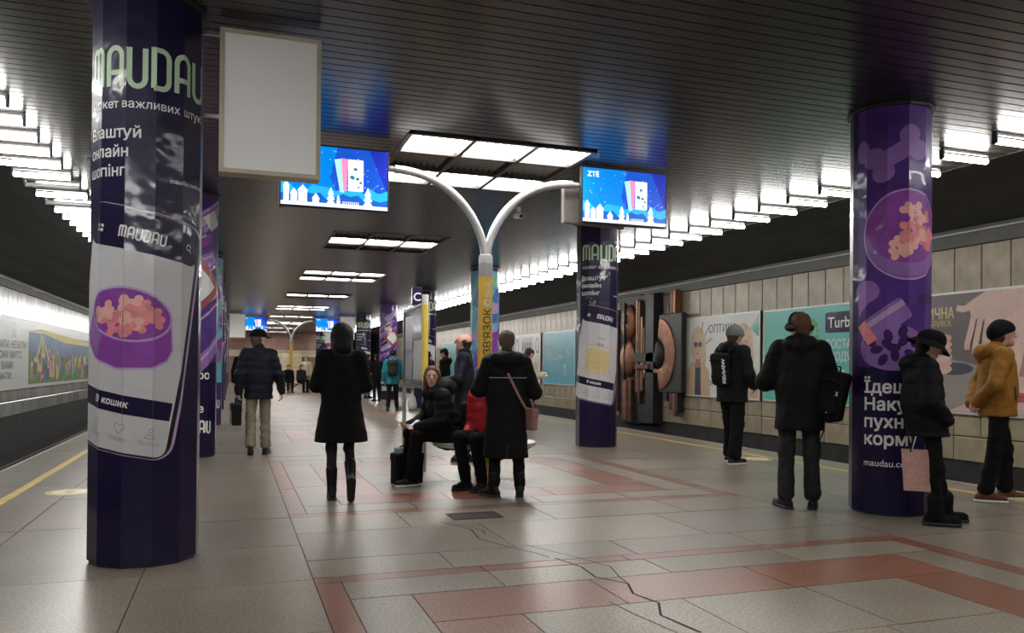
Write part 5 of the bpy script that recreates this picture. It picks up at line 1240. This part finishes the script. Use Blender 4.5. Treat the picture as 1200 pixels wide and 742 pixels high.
# ---------------------------------------------------------------- 9 man with grey beanie
p = Person('man in grey beanie and black jacket at the right platform edge', (6.40, 9.40), 76, 1.86)
p.set(elL=(-.24, .02, 1.12), wrL=(-.17, .20, .98), elR=(.25, .02, 1.12), wrR=(.17, .21, .99), anL=(-.14, .12, .09), anR=(.13, -.10, .09), knR=(.11, -.02, .5), knL=(-.12, .10, .5), head=(0, .05, 1.605)); p.hp = -22
p.hand = dict(L=((.3, .6, -.6), (1, 0, 0), .5), R=((-.3, .6, -.6), (-1, 0, 0), .5))
p.body(SKIN).trousers(KBLK, 1.25, .1, hang=.012).shoes('shoe', KCHAR, WHT).coat(KBLK2, .78, .225, .215, .08, hood=True, name='jacket').hair('short', HBRN).hat('beanie', KGREY)
a = math.radians(76); fx, fy = math.sin(a), math.cos(a)
b = backpack((6.40-fx*.24, 9.40-fy*.24, 1.27), 76, 'black backpack with white lettering on the grey beanie man', KBLK2, (.145, .07, .235), lean=6)
d = Dec(); d.text('backpack_lettering', WPR, 1, 0, 0, 'WINNER', .085, .02, 'CENTER', T=lambda q: (-.07-q[1], -q[0]-.02)); 
d.flat(b, (.145, .0, 0), (0, 1, 0), (0, 0, 1), .008)
# ---------------------------------------------------------------- 10 man with headphones
p = Person('fair haired man with headphones in a long black jacket, back to camera', (4.95, 6.2), 36, 1.80)
p.set(elL=(-.30, .04, 1.12), wrL=(-.12, .26, 1.13), elR=(.27, .05, 1.13), wrR=(.14, .25, 1.12), anL=(-.115, -.05, .09), anR=(.115, .02, .09), knL=(-.11, .0, .5), head=(-.01, .04, 1.615)); p.hp = -16; p.hy = -34
p.hand = dict(L=((.6, .6, .2), (0, 0, -1), .5), R=((-.6, .6, .2), (0, 0, -1), .5)); p.fy = dict(L=30, R=-8)
p.body(SKINR).trousers(KCHAR, 1.08, .1, hang=.012).shoes('shoe', LEA, RUB).coat(KBLK2, .70, .215, .205, .083, hood=True, name='jacket', depth=.82).hair('short', HLT)
hp = p.headpt; mb = MB(); mb.tube([hp((.1*math.cos(t), -.012, .035+.105*math.sin(t))) for t in np.linspace(0, PI, 13)], .011, 8); o = mb.build('headphones', BLACK, p.e, True)
for s in (-1, 1):
    P = [cap(hp((s*.085, -.01, .0)), hp((s*.112, -.01, .0)), .044, .040, .01)]; sdf_obj('ear_cup', P, .008, BLACK, p.e).parent = o
a = math.radians(34); rx, ry = math.cos(a), -math.sin(a)
b = backpack((4.95+rx*.255-math.sin(a)*.09, 6.2+ry*.255-math.cos(a)*.09, 1.04), 62, 'black rucksack slung from the right shoulder of the headphone man', KBLK2, (.15, .085, .25), tilt=12, straps=False)
mb = MB(); mb.tube([(-.05, .05, .23), (-.10, .04, .34), (-.17, .0, .42)], .016, 8); mb.build('strap', KBLK2, b, True)
mb = MB(); mb.tube([(.0, .0, -.25), (.01, 0, -.33), (-.01, 0, -.42), (.02, 0, -.5)], .006, 6); mb.build('loose_strap', KBLK2, b, True)
d = Dec(); d.text('rucksack_mark', WPR, 1, 0, 0, 'S', .05, .02, 'CENTER'); d.rect('rucksack_mark', WPR, 1, -.06, -.17, -.05, -.13); d.flat(b, (.085, -.085, .02), (1, 0, 0), (0, 0, 1), .006)
# ---------------------------------------------------------------- 11 woman with bucket hat and pink tote
p = Person('woman in black bucket hat and padded jacket beside the right column', (5.45, 5.28), 122, 1.60)
p.set(elL=(-.24, .0, 1.12), wrL=(-.16, .15, .96), elR=(.26, -.0, 1.12), wrR=(.17, .16, .95), knL=(-.1, .16, .5), anL=(-.10, .22, .10), knR=(.1, .10, .5), anR=(.1, .09, .10), pel=(0, .05, .97), hpL=(-.09, .06, .93), hpR=(.09, .06, .93), head=(0, .06, 1.60)); p.hp = -24
p.hand = dict(L=((.6, .2, -.6), (1, 0, 0), .5), R=((-.6, .2, -.6), (-1, 0, 0), .5))
p.body(SKIN).trousers(KBLK, .86, .1).shoes('fur', KBLK, RUB).coat(KBLK2, .80, .205, .195, .078, puff_disp(.13, .010), hood=True, name='jacket', depth=.86).hair('short', HBLK).hat('bucket', KBLK)
b = tag(empty('tote_bag', (5.41, 5.27, .275), math.radians(-42)), 'pale pink tote bag held by the bucket hat woman', 'bag')
mb = MB(); P0 = [(-.115, -.045), (.115, -.045), (.115, .045), (-.115, .045)]; P1 = [(-.135, -.04), (.135, -.04), (.135, .04), (-.135, .04)]
mb.add([(x, y, 0) for x, y in P0]+[(x, y, .34) for x, y in P1], [(3, 2, 1, 0), (0, 1, 5, 4), (1, 2, 6, 5), (2, 3, 7, 6), (3, 0, 4, 7), (4, 5, 6, 7)]); mb.build('bag_body', KPINK, b)
for s in (-1, 1):
    mb = MB(); mb.tube([(-.07, s*.04, .32), (-.03, s*.03, .50), (.03, s*.03, .50), (.07, s*.04, .32)], .007, 6); mb.build('handle', LEA, b, True)
# ---------------------------------------------------------------- 12 man in ochre jacket
p = Person('man in ochre hooded jacket and black beanie, hands behind his back', (7.12, 5.98), 124, 1.76)
p.set(elL=(-.28, -.10, 1.13), wrL=(-.04, -.22, .94), elR=(.28, -.10, 1.13), wrR=(.05, -.20, .96), knL=(-.11, .10, .5), anL=(-.12, .10, .09), knR=(.11, -.05, .5), anR=(.12, -.14, .09), head=(0, .05, 1.615)); p.hp = 4
p.hand = dict(L=((.8, -.2, -.4), (0, 1, 0), .8), R=((-.8, -.1, -.5), (0, 1, 0), .8))
p.body(SKINR, True).trousers(KBLK, 1.08, .1, hang=.012).shoes('shoe', BRL, WHT).coat(KOCH, .83, .20, .195, .074, hood=True, name='jacket', depth=.84, disp=wr_disp(.006, 30, 3)).hair('short', HBRN).hat('beanie', KBLK)
nk = p.j('neck'); p.obj('hood', [cap(nk+np.array((-.09, -.09, .0)), nk+np.array((.09, -.09, .0)), .075, k=.05), cap(nk+np.array((0, -.13, -.02)), nk+np.array((0, -.12, -.10)), .085, .05, .05)], KOCH, .01, wr_disp(.006, 40)); p.obj('inner_collar', [cap(nk+np.array((-.03, .05, .0)), nk+np.array((.03, .05, .0)), .052, k=.03), cap(nk+np.array((0, .05, 0)), nk+np.array((0, .075, .035)), .045, .03, .03)], KBLK2, .01)
mb = MB(); mb.tube([(.175, .10, 1.13), (.18, .105, 1.05), (.18, .11, .99)], .006, 6); mb.build('pocket_zip', BLACK, p.e, True)
# ---------------------------------------------------------------- 13 teal jacket person with backpack
p = Person('person in teal jacket and dark blue hat standing far off with a backpack', (4.30, 22.8), 10, 1.72, 1.6)
p.set(anL=(-.13, -.03, .09), anR=(.13, .02, .09), elR=(.26, .0, 1.13), wrR=(.25, .12, .95)); p.body(SKIN).trousers(KBLK, 1.05).shoes('boot', LEA, RUB).coat(KTEAL, .78, .20, .19, .075, hood=True, name='jacket').hat('beanie', KNAVY)
backpack((4.30-.04, 22.8-.22, 1.22), 10, 'dark grey backpack on the teal jacket person', KCHAR, (.16, .08, .23))
# ---------------------------------------------------------------- white carrier bags far off
PLB = mat('white_plastic', (.62, .62, .62), .4, var=.1)
for x, y, z, lab, h in ((5.02, 23.5, 0, 'white plastic carrier bag on the floor beyond the information stand', .5), (4.72, 23.8, 0, 'smaller white carrier bag standing near the teal jacket person', .32)):
    b = tag(empty('carrier_bag', (x, y, z)), lab, 'bag')
    sdf_obj('bag_body', [cap((0, 0, .12), (0, 0, h*.6), .15, .11, .03, flat=((0, 1, 0), .7)), cap((0, 0, h*.6), (0, 0, h), .08, .03, .05)], .016, PLB, b, wr_disp(.012, 40), [(0, 0, -1, -.005)])
    mb = MB(); mb.tube([(-.03, 0, h), (-.02, 0, h+.1), (.02, 0, h+.1), (.03, 0, h)], .008, 6); mb.build('handle', PLB, b, True)
# ---------------------------------------------------------------- far passengers
def far_person(label, loc, heading, H, jm, tm, hm, arms=None, res=2.0, hair='short', sit=False, hem=.8):
    p = Person(label, loc, heading, H, res)
    if sit:
        seated(p, .08); z = p.J['chest'][2]; p.set(elL=(-.22, .08, z-.22), elR=(.22, .08, z-.22), wrL=(-.08, .28, z-.28), wrR=(.08, .28, z-.28))
    elif arms: p.set(elL=(-.24, .06, 1.13), wrL=(-.08, .27, 1.12), elR=(.24, .06, 1.13), wrR=(.08, .27, 1.12))
    p.body(SKIN, h=.007).trousers(tm, 1.0).shoes('shoe', LEA, RUB).coat(jm, hem if not sit else .42, .19, .185, .07, name='jacket', cutb=not sit).hair(hair, hm); return p
far_person('distant man in dark jacket and blue jeans leaning forward', (5.05, 32.0), 60, 1.74, KCHAR, KJEAN, HBRN, True)
far_person('distant person in black standing left of the teal jacket person', (4.95, 29.3), -20, 1.70, KBLK, KBLK, HBLK, True)
far_person('person in black standing behind the capped man at the left columns', (.28, 20.5), 5, 1.72, KBLK, KCHAR, HGRY)
far_person('person in dark coat behind the information stand by the white carrier bag', (5.4, 23.2), -30, 1.72, KNAVY, KNAVY, HBLK, True)
far_person('dark clothed person seated on the left of the far bench', (PX-.15, FYP-.42), 170, 1.70, KBLK, KBLK, HBRN, sit=True)
far_person('dark clothed person seated on the right of the far bench', (PX+.42, FYP-.30), 150, 1.70, KCHAR, KBLK, HBLK, sit=True)
far_person('person in pale jacket standing behind the far bench', (PX+.75, FYP+.5), 200, 1.70, KCREAM, KGREY, HLT)
far_person('person in black far down the platform near the right columns', (4.7, 38.0), 0, 1.72, KBLK, KBLK, HBLK)

backpack((2.47, 8.52, .69), -97, 'black rucksack lying on the bench behind the seated woman', KBLK, (.15, .08, .22), straps=False)
